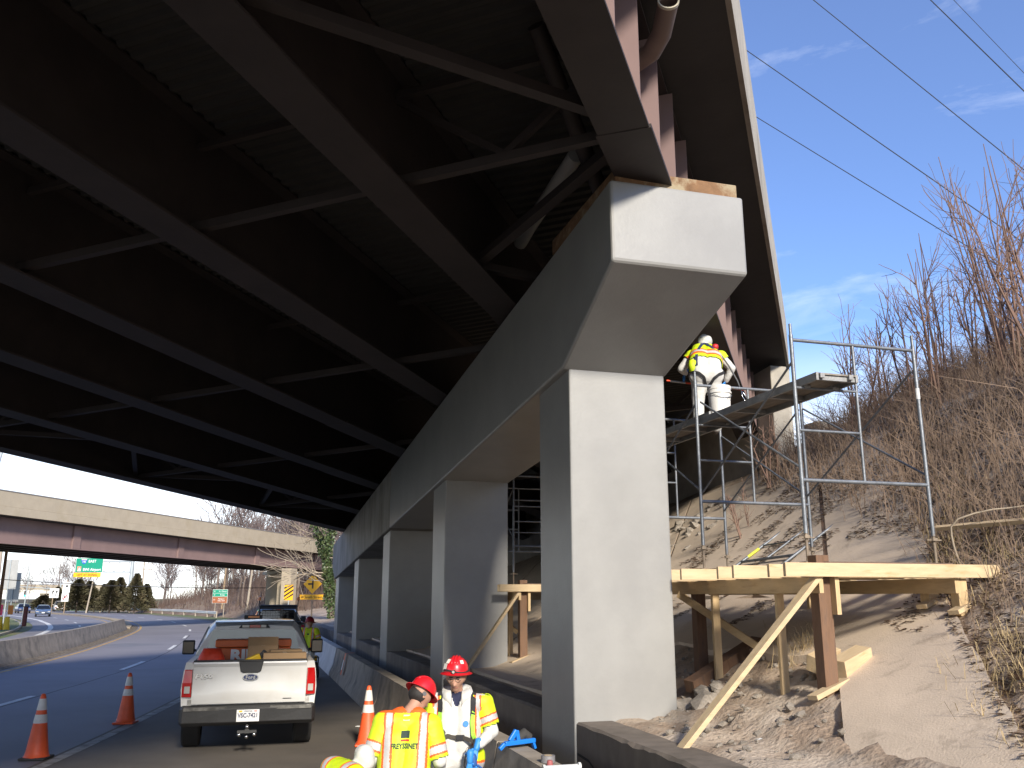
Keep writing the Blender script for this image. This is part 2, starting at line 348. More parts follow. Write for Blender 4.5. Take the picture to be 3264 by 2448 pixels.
# girder seats (pedestals) and end pad
GB=[-1.12,1.45,4.05,6.65,9.1,11.6,14.02]
def cross_t(b,q): return (b+.8138*q)/.581     # t where a girder line meets q
for i,b in enumerate(GB):
    if i==0:
        mb=MB(); mb.b(.0,1.43,-1.48,.55,capt(-1.5)-.02,6.68); obj('pedestal',mb,RUST,pr,bevel=.01)
        mb=MB(); mb.b(.35,1.15,-1.2,.1,6.68,6.70); obj('bearing',mb,STEEL,pr)
        continue
    tc=cross_t(b,.57); zt=6.462-.0475*((.57)*.581+tc*.814)-.0591*b
    mb=MB(); mb.b(-.03,1.17,tc-.75,tc+.75,capt(tc+.75)-.05,zt-.09); obj('pedestal',mb,RUST if i<2 else CONC,pr,bevel=.01)
    mb=MB(); mb.b(.25,.9,tc-.3,tc+.3,zt-.09,zt-.0); obj('bearing',mb,STEEL,pr)
# crash wall between and before the columns
WALL=mat('stained_wall',(.17,.14,.115),.9,.3,1.5,.5,col2=(.09,.075,.06),cscale=1.4,cthr=(.42,.7),stretch=(1,1,.5),bdist=.008)
rw=thing('retaining_wall','low stained concrete wall running between the pier columns, cracked near its end','wall',pier(0,0),AP)
ends=[(-26,-.005)]+[(CT[i]+1.125,CT[i+1]-.005) for i in range(4)]+[(CT[4]+1.125,45)]
for a,b in ends:
    n=max(8,int((b-a)/.12)); mb=MB(); rg=[]
    for i in range(n+1):
        t=a+(b-a)*i/n; z=1.03+.02*noise.noise((t*.8,2,0))+.012*noise.noise((t*6,2,0)); c=.02+.03*abs(noise.noise((t*3,7,0)))
        if b<8 and t>b-.55-.2*noise.noise((t,0,0)) and a>0: z-=.10
        rg.append([(.02,t,0),(.02,t,z-c),(.02+c,t,z),(.42,t,z),(.42,t,0)])
    mb.loft(rg); obj('wall_panel',mb,WALL,rw)
# a jagged crack in the near panel: a thin dark slot
BLACK=mat('black',(.012,.012,.012),.8,0,1,0)
cp=[(-.02,.72),(-.35,.70),(-.62,.60),(-.8,.62),(-1.0,.64),(-1.2,.55),(-1.55,.42),(-1.9,.36),(-2.4,.30)]
mb=MB(); 
for (a,b),(c,d) in zip(cp,cp[1:]): mb.add([(.0195,a,b-.012),(.0195,c,d-.012),(.0195,c,d+.014),(.0195,a,b+.014),(.017,a,b-.012),(.017,c,d-.012),(.017,c,d+.014),(.017,a,b+.014)],[(4,5,6,7),(0,1,5,4),(2,3,7,6),(1,2,6,5),(0,3,7,4)])
obj('crack',mb,BLACK,rw)
# ---------------------------------------------------------------- near bridge
br=thing('overpass_bridge','dark brown steel girder bridge overhead with concrete deck and parapet','bridge',brl(0,0),-AB)
A0,A1=-48,11.6
def aend(b): return A1+ (b+2.15)*1.40      # skewed end at the abutment
def sl(x,a,dz): return zb(a,-x)+dz
for i,b in enumerate(GB):
    x=-b; a1=aend(b)+.35; go=None
    mb=MB()
    def ib(x0,x1,z0,z1,a0,a1_):
        P=[]
        for a in (a0,a1_): P+=[(x0,a,zb(a,b)+z0),(x1,a,zb(a,b)+z0),(x1,a,zb(a,b)+z1),(x0,a,zb(a,b)+z1)]
        return P
    F6=[(0,1,2,3),(7,6,5,4),(0,4,5,1),(1,5,6,2),(2,6,7,3),(3,7,4,0)]
    mb.add(ib(x-.01,x+.01,.04,1.42,A0,a1),F6)
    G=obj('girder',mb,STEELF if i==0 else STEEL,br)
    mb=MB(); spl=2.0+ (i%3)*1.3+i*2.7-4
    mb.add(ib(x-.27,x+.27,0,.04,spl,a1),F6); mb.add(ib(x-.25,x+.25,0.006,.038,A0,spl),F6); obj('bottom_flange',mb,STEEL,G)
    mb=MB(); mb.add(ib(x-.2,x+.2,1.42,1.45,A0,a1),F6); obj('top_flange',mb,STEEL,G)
    step=1.04 if i==0 else 5.3
    a=-23.2
    while a<a1-.3:
        z0,z1=zb(a,b)+.04,zb(a,b)+1.42
        if i==0:
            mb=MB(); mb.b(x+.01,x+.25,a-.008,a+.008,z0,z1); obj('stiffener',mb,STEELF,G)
        if abs(((a+23.2)/5.2)-round((a+23.2)/5.2))<.02 or i>0:
            mb=MB(); mb.b(x-.18,x-.01,a-.008,a+.008,z0,z1); obj('stiffener',mb,STEEL,G)
        a+=step
V_rot=Vector((.12,-.42,.1)).to_track_quat('Z','Y').to_matrix().to_4x4()
# drain pipe on the outer girder, ending with an open mouth
mb=MB(); x=1.12+.42
zc=lambda a:zb(a,-1.12)
mb.tube([(1.14,-1.5,zc(-1.5)+1.05),(1.36,-1.62,zc(-1.6)+1.07),(1.5,-1.82,zc(-1.8)+1.11),(1.62,-2.12,zc(-2.1)+1.2)],.10,14,caps=False); mb.tube([(1.36,-1.62,zc(-1.6)+1.07),(1.5,-1.82,zc(-1.8)+1.11),(1.62,-2.12,zc(-2.1)+1.2)],.09,14,caps=False)
obj('drain_pipe',mb,mat('pipe_brown',(.17,.12,.10),.7,.1,3,.1),br,smooth=60)
mb=MB(); mb.lathe([(.088,0),(.088,.03),(.104,.03),(.104,0)],18,Matrix.Translation((1.62,-2.12,zc(-2.1)+1.2))@V_rot,False); obj('pipe_mouth',mb,mat('pipe_cream',(.5,.46,.36),.6,.1,3,.1),br,smooth=60)
# deck slab + corrugated soffit form between girders + parapet
mb=MB(); P=[]
XL,XR=-15.1,2.15
for a_x in ((A0,XL),(A0,XR),(aend(2*-1.075),XR),(aend(15.1),XL)): P.append(a_x)
lo=[(x,a,zb(a,-x)+1.50) for a,x in P]; hi=[(x,a,zb(a,-x)+1.75) for a,x in P]
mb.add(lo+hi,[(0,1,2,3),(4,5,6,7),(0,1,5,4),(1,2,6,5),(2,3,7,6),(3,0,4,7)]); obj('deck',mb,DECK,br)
for i in range(6):
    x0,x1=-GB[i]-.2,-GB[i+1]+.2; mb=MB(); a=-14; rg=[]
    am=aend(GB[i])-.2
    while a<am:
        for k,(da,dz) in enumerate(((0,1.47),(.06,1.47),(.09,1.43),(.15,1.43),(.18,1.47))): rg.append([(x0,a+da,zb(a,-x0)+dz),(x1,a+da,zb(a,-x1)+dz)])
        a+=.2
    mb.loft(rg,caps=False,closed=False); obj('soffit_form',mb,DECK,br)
for xo,s in ((XR,1),(XL,-1)):
    a1=aend(-xo); mb=MB()
    for a in (A0,a1):
        z=zb(a,-xo)+1.72; pr_=[(xo+s*.02,z-.26),(xo+s*.02,z+.98),(xo-s*.22,z+.98),(xo-s*.28,z+.35),(xo-s*.42,z+.2),(xo-s*.42,z)]
        mb.v+=[(x,a,zz) for x,zz in pr_]
    n=6; mb.f+=[tuple(range(n)),tuple(range(2*n-1,n-1,-1))]+[(j,(j+1)%n,n+(j+1)%n,n+j) for j in range(n)]; mb.m+=[0]*(n+2)
    obj('parapet',mb,CONC,br)
# fascia drip groove marks on the overhang
# cross frames between girders
def cf_line(a,i,full=True):
    b0,b1=GB[i],GB[i+1]; sk=lambda b:a-.055*(b-6)*0
    p=lambda b,dz:(-b,a,zb(a,b)+dz)
    mb=MB(); mb.bar(p(b0+.02,.16),p(b1-.02,.16),.1,.1); obj('cross_frame_chord',mb,STEEL,br)
    mb=MB(); mb.bar(p(b0+.02,1.2),p(b1-.02,1.2),.08,.08); obj('cross_frame_chord',mb,STEEL,br)
    if full and i in (0,5):
        m_=(b0+b1)/2
        for s in ((b0,1.15,m_,.2),(b1,1.15,m_,.2)):
            mb=MB(); mb.bar(p(s[0]+(.02 if s[0]==b0 else -.02),s[1]),p(s[2],s[3]),.07,.07); obj('cross_frame_diagonal',mb,STEEL,br)
for i in range(6):
    for k in range(-3,5):
        a=-1.75+5.3*k + .12*i*0
        if a<aend(GB[i])-1: cf_line(a,i)
def lateral(i,a0,a1,dz=.2,w=.13):
    mb=MB(); b0,b1=GB[i]+.02,GB[i+1]-.02; mb.bar((-b0,a0,zb(a0,b0)+dz),(-b1,a1,zb(a1,b1)+dz),w,.1); obj('lateral_brace',mb,STEEL,br)
lateral(0,-1.9,-4.9); lateral(0,-1.6,.6); lateral(0,-7,-4.9); lateral(0,3.5,.6)
for a0,a1 in ((5.9,3.6),(5.9,8.7),(11.2,8.9),(11.4,14.2),(16.6,14.4),(3.4,.6)): lateral(5,a0,a1,.2,.1)
# pale utility pipes between the first two girders
mb=MB(); mb.tube([(.17,-.15,zb(-.15,-.17)+1.0),(-.94,1.4,zb(1.4,.94)+1.0),(-1.2,1.8,zb(1.8,1.2)+1.0)],.10,12); obj('conduit',mb,mat('pale_conduit',(.42,.42,.42),.5,.1,2,.1),br,smooth=60)
mb=MB(); mb.tube([(.35,-2.3,zb(-2,0)+1.2),(.55,-1.0,zb(-1,0)+.35),(.6,.3,zb(0,0)-.05)],.09,10); obj('drain_pipe',mb,STEEL,br,smooth=60)
# ---------------------------------------------------------------- abutment
ab=thing('bridge_abutment','concrete bridge abutment wall at the top of the slope paving','abutment',pier(7.62,7.62,0),AP)
mb=MB(); T1=26
def at_(t): return 6.462+.15-.073*(t)-.1
mb.add([(0,-.0,3.5),(.42,-.0,3.5),(.42,T1,1),(0,T1,1),(0,0,7.42),(.42,0,7.42),(.42,T1,7.42-.073*T1),(0,T1,7.42-.073*T1)],[(0,3,2,1),(4,5,6,7),(0,1,5,4),(1,2,6,5),(2,3,7,6),(3,0,4,7)])
obj('wall',mb,CONC,ab,bevel=.02)
mb=MB(); mb.b(.5,4.5,1.6,T1,3,9.0-1.6); 
mb=MB(); mb.b(.43,.8,.45,.8,5.0,7.9); mb.b(1.25,1.8,.2,.75,5.2,6.25); obj('wing_wall',mb,CONC,ab,bevel=.02)
# ---------------------------------------------------------------- concrete barriers
def jersey(h=.81,w=.62,tw=.22): a=w/2; c=tw/2; return [(-a,0),(-a,.08),(-a+.12,.33),(-c,h),(c,h),(a-.12,.33),(a,.08),(a,0)]
def barrier_seg(name,L_,loc,rz,label,mt=BARR,group=None,seed=0):
    n=max(6,int(L_/.25)); mb=MB(); rg=[]
    for i in range(n+1):
        y=L_*i/n; rg.append([(x+.004*noise.noise((x*3,y*1.2+seed,z*4)),y,z+(.006*noise.noise((y*2,seed,1)) if z>.1 else 0)) for x,z in jersey()])
    mb.loft(rg); o=obj(name,mb,mt,None,smooth=35,loc=loc,rz=rz); return tag(o,label,'barrier',group)
GS='concrete barrier pieces along the pier'
labs=['concrete barrier piece with a tape roll and a blue caulking gun on top','concrete barrier piece behind the two workers in red hard hats','concrete barrier piece with an orange striped sleeve hung over its end']
for i,(t0,L_) in enumerate([(-8.2,8.6),(.44,9.0),(9.48,9.9)]):
    barrier_seg('concrete_barrier',L_,pier(-.62+.006*t0,t0,0),AP-.006,labs[i],group=GS,seed=i*7)
barrier_seg('concrete_barrier',9,pier(-.52,19.45,0),AP-.004,'pale concrete barrier piece beside the yellow generator',mat('pale_barrier',(.48,.47,.46),.8,.15,1.5,.2),GS,31)
barrier_seg('concrete_barrier',9,pier(-.45,28.5,0),AP+.02,'concrete barrier piece beyond the last pier column',mat('pale_barrier'),GS,41)
# median barrier, one long cast wall ending in a sloped nose
mb=MB(); P=[p for p in offset(CL,-4.72) if -25<p[1]<70]; f3,t3=along(P); K=120; rg=[]
for i in range(K+1):
    s=t3*i/K; x,y=f3(s); x2,y2=f3(min(t3,s+.3)); x1,y1=f3(max(0,s-.3)); dx,dy=x2-x1,y2-y1; l=math.hypot(dx,dy); nx,ny=dy/l,-dx/l
    k=1 if t3-s>2.2 else .45+.55*(t3-s)/2.2
    rg.append([(x+nx*a,y+ny*a,z*k) for a,z in jersey(.82,.66,.2)])
mb.loft(rg); tag(obj('median_barrier',mb,BARR,smooth=35),'long curved concrete median barrier with debris along its foot','barrier')
# ---------------------------------------------------------------- scaffold
GALV=mat('galvanised_tube',(.20,.215,.235),.5,.25,9,.15,metal=.55,col2=(.26,.17,.1),cscale=7,cthr=(.62,.74))
GALVR=mat('rusty_tube',(.24,.19,.14),.7,.3,9,.2,metal=.2)
PLANK=mat('scaffold_plank',(.20,.175,.145),.8,.25,5,.3,col2=(.3,.27,.23),cscale=2,cthr=(.5,.7),stretch=(3,.4,1))
ALU=mat('worn_aluminium',(.28,.28,.275),.55,.2,6,.15,metal=.5)
Q0,Q1=1.92,3.455
def frame(parent,t,z0=2.93,jack=2.64,jack2=None,name='frame'):
    fr=link(name,None,parent,(Q0,t,0)); W=Q1-Q0; r=.0215
    for x in (0,W):
        mb=MB(); mb.tube([(x,0,z0),(x,0,5.0)],r,10); mb.tube([(x,0,5.0),(x,0,5.12)],.016,8); obj('leg',mb,GALV,fr,smooth=50)
        mb=MB(); jz=jack if (x==0 or jack2 is None) else jack2; mb.tube([(x,0,jz+.012),(x,0,z0+.02)],.015,8); mb.b(x-.06,x+.06,-.06,.06,jz,jz+.012); mb.tube([(x,0,z0-.05),(x,0,z0-.02)],.045,6)
        mb.bar((x-.09,0,z0-.04),(x+.09,0,z0-.04),.02,.012); obj('screw_jack',mb,GALVR,fr,smooth=50)
    for z,x1 in ((4.945,W),(3.465,W)):
        mb=MB(); mb.tube([(0,0,z),(x1,0,z)],.019 if z>4 else .021,10); obj('rail',mb,GALV,fr,smooth=50)
    mb=MB(); mb.tube([(W*.49,0,3.465),(W*.49,0,4.945)],.016,8); obj('upright',mb,GALV,fr,smooth=50)
    for z in (3.98,4.43):
        mb=MB(); mb.tube([(0,0,z),(W*.49,0,z)],.015,8); obj('rung',mb,GALV,fr,smooth=50)
    return fr
def brace(parent,p0,p1,r=.0125):
    mb=MB(); mb.tube([p0,p1],r,8); obj('cross_brace',mb,GALV,parent,smooth=50)
sc=thing('scaffold','grey tubular steel scaffold bay standing on the timber deck beside the lit column','scaffold',pier(0,0),AP)
TS=[-1.55,.58,2.71]
for t in TS: frame(sc,t)
for a,b in zip(TS,TS[1:]):
    for q in (Q0+.02,Q1-.02):
        brace(sc,(q,a+.03,4.72),(q,b-.03,3.58)); brace(sc,(q+.027,a+.03,3.58),(q+.027,b-.03,4.72))
mb=MB(); mb.tube([(Q1,-1.55,4.40),(Q1,-1.55,4.52)],.0225,10); obj('paper_label',mb,mat('label_white',(.6,.6,.58),.7,.05,3,0),sc)
for i,(t0,t1,q) in enumerate([(-1.82,.78,2.0),(.46,3.1,2.03)]):
    pk=thing('scaffold_plank',['grey scaffold plank sticking out toward the brush, with a white bucket on it','grey scaffold plank under the stooping worker in white coveralls'][i],'plank',pier(q,t0,4.452+.05*i),AP,'scaffold planks')
    L_=t1-t0
    mb=MB(); mb.b(.03,.47,0,L_,.062,.08); obj('plywood_top',mb,PLANK,pk)
    for x in (0,.47): 
        mb=MB(); mb.b(x,x+.03,0,L_,0,.085); obj('side_rail',mb,ALU,pk,bevel=.004)
    for y in (.02,L_*.35,L_*.65,L_-.06):
        mb=MB(); mb.b(.03,.47,y,y+.04,.01,.06); obj('cross_member',mb,ALU,pk)
    for x in (.06,.40):
        mb=MB(); mb.bar((x,-.02,.05),(x,.14,.05),.05,.05); mb.tube([(x-.03,.27,.0),(x+.04,.27,.0)],.028,8); obj('hook',mb,ALU,pk)
s2=thing('scaffold','scaffold standing in the dark bay between the first and second columns','scaffold',pier(0,10.35,-.1),AP)
for t in (-1.55,.58): frame(s2,t)
for q in (Q0+.02,Q1-.02): brace(s2,(q,-1.52,4.72),(q,.55,3.58)); brace(s2,(q+.027,-1.52,3.58),(q+.027,.55,4.72))
brace(s2,(Q0,-1.55,4.3),(Q1,-1.55,4.3)); brace(s2,(Q0,-1.55,3.75),(Q1,-1.55,3.75))
# a scaffold frame lying on the slope
lf=thing('spare_scaffold','loose grey scaffold frame lying flat on the slope paving behind the platform','scaffold',pier(4.3,3.75,zh(4.3,3.75)+.08),0)
sub=frame(lf,0,2.93,2.80); sub.location=(0,0,0)
sub.matrix_basis=Matrix.Identity(4)
sub_objs=list(sub.children)
Xd=Vector(pier(0,-1))-Vector(pier(0,0)); Zd=Vector(pier(1,0))-Vector(pier(0,0)); Xd.z=.03; Zd.z=.70*.9; Xd.normalize(); Zd=(Zd-Xd*Zd.dot(Xd)).normalized(); Yd=Zd.cross(Xd)
Mr=Matrix((Xd,Yd,Zd)).transposed().to_4x4()
lf.matrix_basis=Matrix.Translation(Vector(pier(4.25,3.9,zh(4.25,3.9)+.10)))@Mr
for o in sub_objs: o.parent=lf; o.location.z-=3.3
bpy.data.objects.remove(sub)
for o in list(lf.children):
    if o.name.startswith('screw_jack'): bpy.data.objects.remove(o)
mb=MB(); mb.tube([(0,0,3.62-3.3),(0,0,3.88-3.3)],.0225,10); obj('yellow_label',mb,mat('label_yellow',(.6,.6,.05),.6,.1,3,0),lf)
# ---------------------------------------------------------------- timber platform
PINE=mat('new_pine',(.53,.40,.24),.75,.14,2.5,.2,col2=(.42,.27,.12),cscale=3,cthr=(.55,.75),stretch=(1,6,6),bdist=.004)
PINE2=mat('new_pine_b',(.50,.355,.19),.75,.14,2.5,.2,col2=(.38,.25,.12),cscale=3,cthr=(.55,.75),stretch=(6,1,6),bdist=.004)
PINEV=mat('new_pine_v',(.53,.38,.205),.75,.14,2.5,.2,col2=(.4,.26,.12),cscale=3,cthr=(.55,.75),stretch=(6,6,1),bdist=.004)
OLDW=mat('old_dark_timber',(.17,.095,.055),.85,.3,3,.4,col2=(.09,.06,.045),cscale=3,cthr=(.5,.7),stretch=(6,6,1),bdist=.006)
PLYD=mat('dark_plywood',(.13,.085,.06),.85,.3,4,.2)
def platform(label,dq=0,dt=0,dz=0):
    pf=thing('timber_platform',label,'platform',pier(dq,dt,dz),AP); hh=lambda q,t:hz(q+dq,t+dt)-dz
    r3=random.Random(5)
    mb=MB(); mb.b(1.34,3.78,-2.04,-1.995,2.495,2.622); obj('joist',mb,PINE,pf,bevel=.003)
    for t,q in [(-1.62,1.42),(-1.16,1.30),(-.74,1.36),(-.25,1.18),(.18,1.27),(.66,1.15),(1.2,1.2),(1.75,1.1),(2.3,1.22),(2.85,1.15)]:
        mb=MB(); mb.b(q,q+2.35+r3.uniform(-.1,.1),t-.021,t+.021,2.497,2.618+r3.uniform(-.01,.008)); obj('joist',mb,PINE,pf,bevel=.003)
    mb=MB(); mb.b(1.72,1.765,-1.99,3.0,2.345,2.493); obj('ledger',mb,PINE2,pf,bevel=.003)
    mb=MB(); mb.b(3.27,3.315,-1.98,3.0,2.345,2.493); obj('ledger',mb,PINE2,pf,bevel=.003)
    mb=MB(); mb.b(1.85,3.35,-1.9,2.9,2.624,2.64); obj('deck_sheet',mb,PLYD,pf)
    for (q,t,s,mt) in [(1.84,-1.83,.14,OLDW),(1.80,-1.18,.085,PINEV),(1.80,.14,.09,PINEV),(1.95,.83,.13,OLDW),(3.36,-1.92,.11,PINEV),(3.44,-1.42,.13,PINEV),(3.4,.6,.1,PINEV),(1.85,2.4,.1,PINEV)]:
        top={-1.83:2.70,.83:2.66}.get(t,2.49); mb=MB(); mb.b(q-s/2,q+s/2,t-s*(.5 if s>.1 else .25),t+s*(.5 if s>.1 else .25),hh(q,t)-.02,top); obj('post',mb,mt,pf,bevel=.004)
    for q,t,a in [(1.80,-1.9,.2),(3.40,-1.95,.25),(3.46,-1.45,.25)]:
        mb=MB(); z=hh(q,t); M_=Matrix.Rotation(-.30,3,'Y')@Matrix.Rotation(a,3,'Z'); mb.box((q,t,z+.05),(.46,.12,.045),M_); obj('foot_plate',mb,PINE,pf,bevel=.003)
    mb=MB(); mb.bar((1.76,-1.94,2.52),(.32 if dq==0 else .75,-1.80,hh(.32 if dq==0 else .75,-1.8)-.0),.045,.12,up=(0,1,0)); obj('brace',mb,PINE,pf,bevel=.003)
    mb=MB(); mb.bar((1.72,.9,2.35),(2.25,-.1,1.72),.04,.085); obj('brace',mb,PINE2,pf,bevel=.003)
    mb=MB(); mb.b(1.90,1.945,-1.98,-1.90,2.15,2.5); obj('cleat',mb,PINEV,pf)
    return pf
pf=platform('new pine timber platform propped on posts beside the sunlit near column')
pf2=platform('shaded pine timber platform between the first and second columns',-.42,8.35,-.08)
# extra props in the shaded bay
# offcuts and loose boards
def board(name,label,q,t,dz,L_,w,h,yaw,pitch=0,roll=0,mt=PINE,cat='timber'):
    mb=MB(); mb.box((0,0,0),(L_,w,h)); o=obj(name,mb,mt,bevel=.003); o.location=pier(q,t,hz(q,t)+dz); o.rotation_euler=(roll,pitch,yaw+AP); return tag(o,label,cat)
board('timber_offcut','upper of two notched pine offcuts leaning against the dark post foot',2.10,-1.42,.20,.36,.15,.16,.35,-.25,.3)
board('timber_offcut','lower thick pine offcut lying by the dark post foot',2.20,-1.72,.11,.44,.17,.2,.3,-.28,.1)
board('timber_board','long pale board lying on the brush slope near a curled stem',4.25,-1.75,.22,1.9,.09,.045,-1.45,0,.35)
board('timber_beam','old dark beam lying on the broken slab under the platform',2.0,.35,.08,1.3,.14,.14,.35,-.35,.1,OLDW)
board('timber_board','weathered board leaning on the slope behind the first column',1.3,3.2,.12,1.5,.09,.04,1.1,-.35,.1,OLDW)
board('timber_board','bleached stick of lumber lying among grass at the slope foot',2.2,-4.0,.06,1.1,.06,.04,1.3,0,.2,OLDW)
# ---------------------------------------------------------------- far bridge
A2=R(14.8); b2=thing('far_overpass','far overpass with pale concrete parapet and faded pink steel girders','bridge',(-30,53,0),-A2)
Y0,Y1=-30,48; zz=lambda y:5.5-.0086*y
mb=MB()
def runx(x0,x1,z0,z1,y0=Y0,y1=Y1):
    mb_=MB(); P=[]
    for y in (y0,y1): P+=[(x0,y,zz(y)+z0),(x1,y,zz(y)+z0),(x1,y,zz(y)+z1),(x0,y,zz(y)+z1)]
    mb_.add(P,[(0,1,2,3),(7,6,5,4),(0,4,5,1),(1,5,6,2),(2,6,7,3),(3,7,4,0)]); return mb_
for i,x in enumerate((-1.05,-2.7,-4.3,-5.9,-7.5)):
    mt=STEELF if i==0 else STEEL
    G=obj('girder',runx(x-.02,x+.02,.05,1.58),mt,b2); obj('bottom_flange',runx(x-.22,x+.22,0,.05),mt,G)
    for k in range(-3,5 if i==0 else -3):
        y=k*11.5+7; mb=MB(); mb.b(x+.02,x+.16,y-.35,y+.35,zz(y)+.06,zz(y)+1.57); obj('splice_plate',mb,mt,G) if k%2 else obj('stiffener',mb,mt,G)
obj('deck',runx(-8.6,0,1.6,1.85),DECK,b2)
obj('parapet',runx(-.3,.04,1.6,2.1),CONC_PALE,b2); obj('parapet',runx(-.3,.0,2.11,2.98),CONC_PALE,b2); obj('coping',runx(-.32,.03,2.99,3.05),mat('coping_dark',(.2,.19,.19),.8,.1,1,.1),b2)
obj('parapet',runx(-8.6,-8.3,1.6,2.95),CONC_PALE,b2)
for y in range(-24,48,6):
    mb=MB(); mb.b(.0,.045,y-.015,y+.015,zz(y)+1.62,zz(y)+2.1); 
fp=thing('far_bridge_pier','square concrete pier columns under the far overpass with a striped marker','bridge pier',(-21.3,86.6,0),-A2)
for k,(x,y) in enumerate([(.0,0),(-1.9,2.7),(-4.2,5.4),(-6.2,8)]):
    mb=MB(); mb.b(x-.5,x+.5,y-.6,y+.6,0,zz(34+y)+.0-.15-(.35 if k else 0)); obj('column',mb,CONC_PALE,fp,bevel=.03)
mb=MB(); mb.add([(-8.5,9.7,4.75),(-.52,.3,4.75),(-.3,1.0,4.75),(-8.2,10.6,4.75),(-8.5,9.7,5.05),(-.52,.3,5.05),(-.3,1.0,5.05),(-8.2,10.6,5.05)],[(0,3,2,1),(4,5,6,7),(0,1,5,4),(1,2,6,5),(2,3,7,6),(3,0,4,7)]); obj('cap',mb,CONC_PALE,fp)
# ---------------------------------------------------------------- vegetation
BARK=mat('grey_brown_bark',(.16,.125,.105),.95,.3,6,.3,stretch=(1,1,.3))
TWIG=mat('reddish_twig',(.19,.118,.088),.9,.25,3,0)
TWIGF=mat('far_twig',(.17,.13,.12),.95,.2,.5,0)
STRAW=mat('dry_straw',(.40,.30,.16),.95,.3,2,0)
STRAWB=mat('brown_brush',(.22,.155,.11),.95,.35,1.5,0)
def grow(mb,p,d,L_,r,depth,rg,n=4,spread=.55,segs=3,upw=.12,ratio=.68,kids=(2,3),minr=.006,stops=None):
    pts=[p]; q=p.copy(); dd=d.copy()
    for i in range(segs):
        dd=(dd+Vector((rg.gauss(0,.13),rg.gauss(0,.13),rg.gauss(0,.08)+upw))).normalized(); q=q+dd*L_/segs; pts.append(q.copy())
    mb.tube(pts,r,n if depth>1 else 3,r1=max(minr,r*.6),caps=False)
    if depth<=0: return
    for k in range(rg.randint(*kids)):
        f=rg.uniform(.35,1); i=min(segs-1,int(f*segs)); s=pts[i].lerp(pts[i+1],f*segs-i)
        ax=dd.orthogonal(); ax.rotate(Matrix.Rotation(rg.uniform(0,6.283),3,dd)); nd=(dd+ax*rg.uniform(.5,1.2)*spread*1.4).normalized()
        grow(mb,s,nd,L_*rg.uniform(.55,.85)*ratio/.68,max(minr,r*rg.uniform(.45,.62)),depth-1,rg,n,spread,segs,upw,ratio,kids,minr)
    grow(mb,pts[-1],dd,L_*ratio,max(minr,r*.6),depth-1,rg,n,spread,segs,upw,ratio,kids,minr)
def bare_tree_meshes(seed,h,r,minr=.02,depth=4,kids=(2,3),spread=.55,bark=None,twig=None):
    rg=random.Random(seed); T=MB(); Cn=MB(); pts=[]
    q=Vector((0,0,-.2)); dd=Vector((rg.gauss(0,.04),rg.gauss(0,.04),1))
    for i in range(7): pts.append(q.copy()); q=q+dd*h*.62/6; dd=(dd+Vector((rg.gauss(0,.06),rg.gauss(0,.06),0))).normalized()
    T.tube(pts,r,7,r1=r*.5)
    for k in range(13):
        f=rg.uniform(.38,1); i=min(5,int(f*6)); s=pts[i].lerp(pts[i+1],f*6-i); a=rg.uniform(0,6.283)
        grow(Cn,s,Vector((math.cos(a)*.8,math.sin(a)*.8,rg.uniform(.5,1.2))).normalized(),h*rg.uniform(.13,.24),r*.33,depth-2,rg,4,spread,3,.1,.7,kids,minr)
    grow(Cn,pts[-1],dd,h*.22,r*.5,depth-1,rg,4,spread,3,.12,.72,kids,minr)
    return T.mesh('trunk',bark or BARK,True),Cn.mesh('crown',twig or TWIGF,True)
# --- far bare trees along the outside of the curve
VAR=[bare_tree_meshes(40+i,13+2*(i%3),.19,.036) for i in range(6)]
rt=random.Random(11)
def bare_tree(x,y,s,v,label,group,z=0):
    o=thing('bare_tree',label,'tree',(x,y,z),rt.uniform(0,6.3),group); T,K=VAR[v]; a=link('trunk',T,o); b=link('crown',K,o)
    for q in (a,b): q.scale=(s*rt.uniform(.9,1.15),)*2+(s,)
    return o
def unproj(u,v,D): # world point seen at photo pixel (of 2212 wide) and distance, for laying out the far wood
    P_=R(13.6); x=(u-1106)/1912; y=(829.5-v)/1912; f=math.cos(P_)-y*math.sin(P_); k=D/f; return (x*k,D,2.3+(math.sin(P_)+y*math.cos(P_))*k)
# bank behind the far curve: rising wooded ground
FG=mat('wood_floor',(.17,.115,.085),.95,.35,.4,.8,bdist=.15,col2=(.24,.18,.12),cscale=.08,cthr=(.45,.6))
bk=MB(); bx=[-75+4*i for i in range(31)]; by=[0,3,7,12,20,30,45,70,110]; edge=[p for p in offset(CL,9)]
def edge_y(x):
    best=None
    for (x0,y0),(x1,y1) in zip(edge,edge[1:]):
        if min(x0,x1)<=x<=max(x0,x1) and abs(x1-x0)>1e-6: return y0+(y1-y0)*(x-x0)/(x1-x0)
    return 60
def bank_h(x,d): 
    k=min(1,max(0,(x+72)/25)); return (.0+k*(6.5*(1-math.exp(-d/22))))+.5*noise.noise((x*.12,d*.12,0))*min(1,d/5)
def bank_y(x): return max(edge_y(x),72) if x<-19 else max(62,edge_y(-19)-(x+19)*1.4)
for x in bx:
    for d in by: bk.v.append((x,bank_y(x)+d,bank_h(x,d)-(.05 if d==0 else 0)))
for i in range(len(bx)-1):
    for j in range(len(by)-1): k=i*len(by)+j; bk.f.append((k,k+len(by),k+len(by)+1,k+1)); bk.m.append(0)
struct(obj('wooded_bank',bk,FG,smooth=True))
def on_bank(x,d): return (x,bank_y(x)+d,bank_h(x,d)-.1)
wl=['bare grey tree in the wood beyond the guardrail']
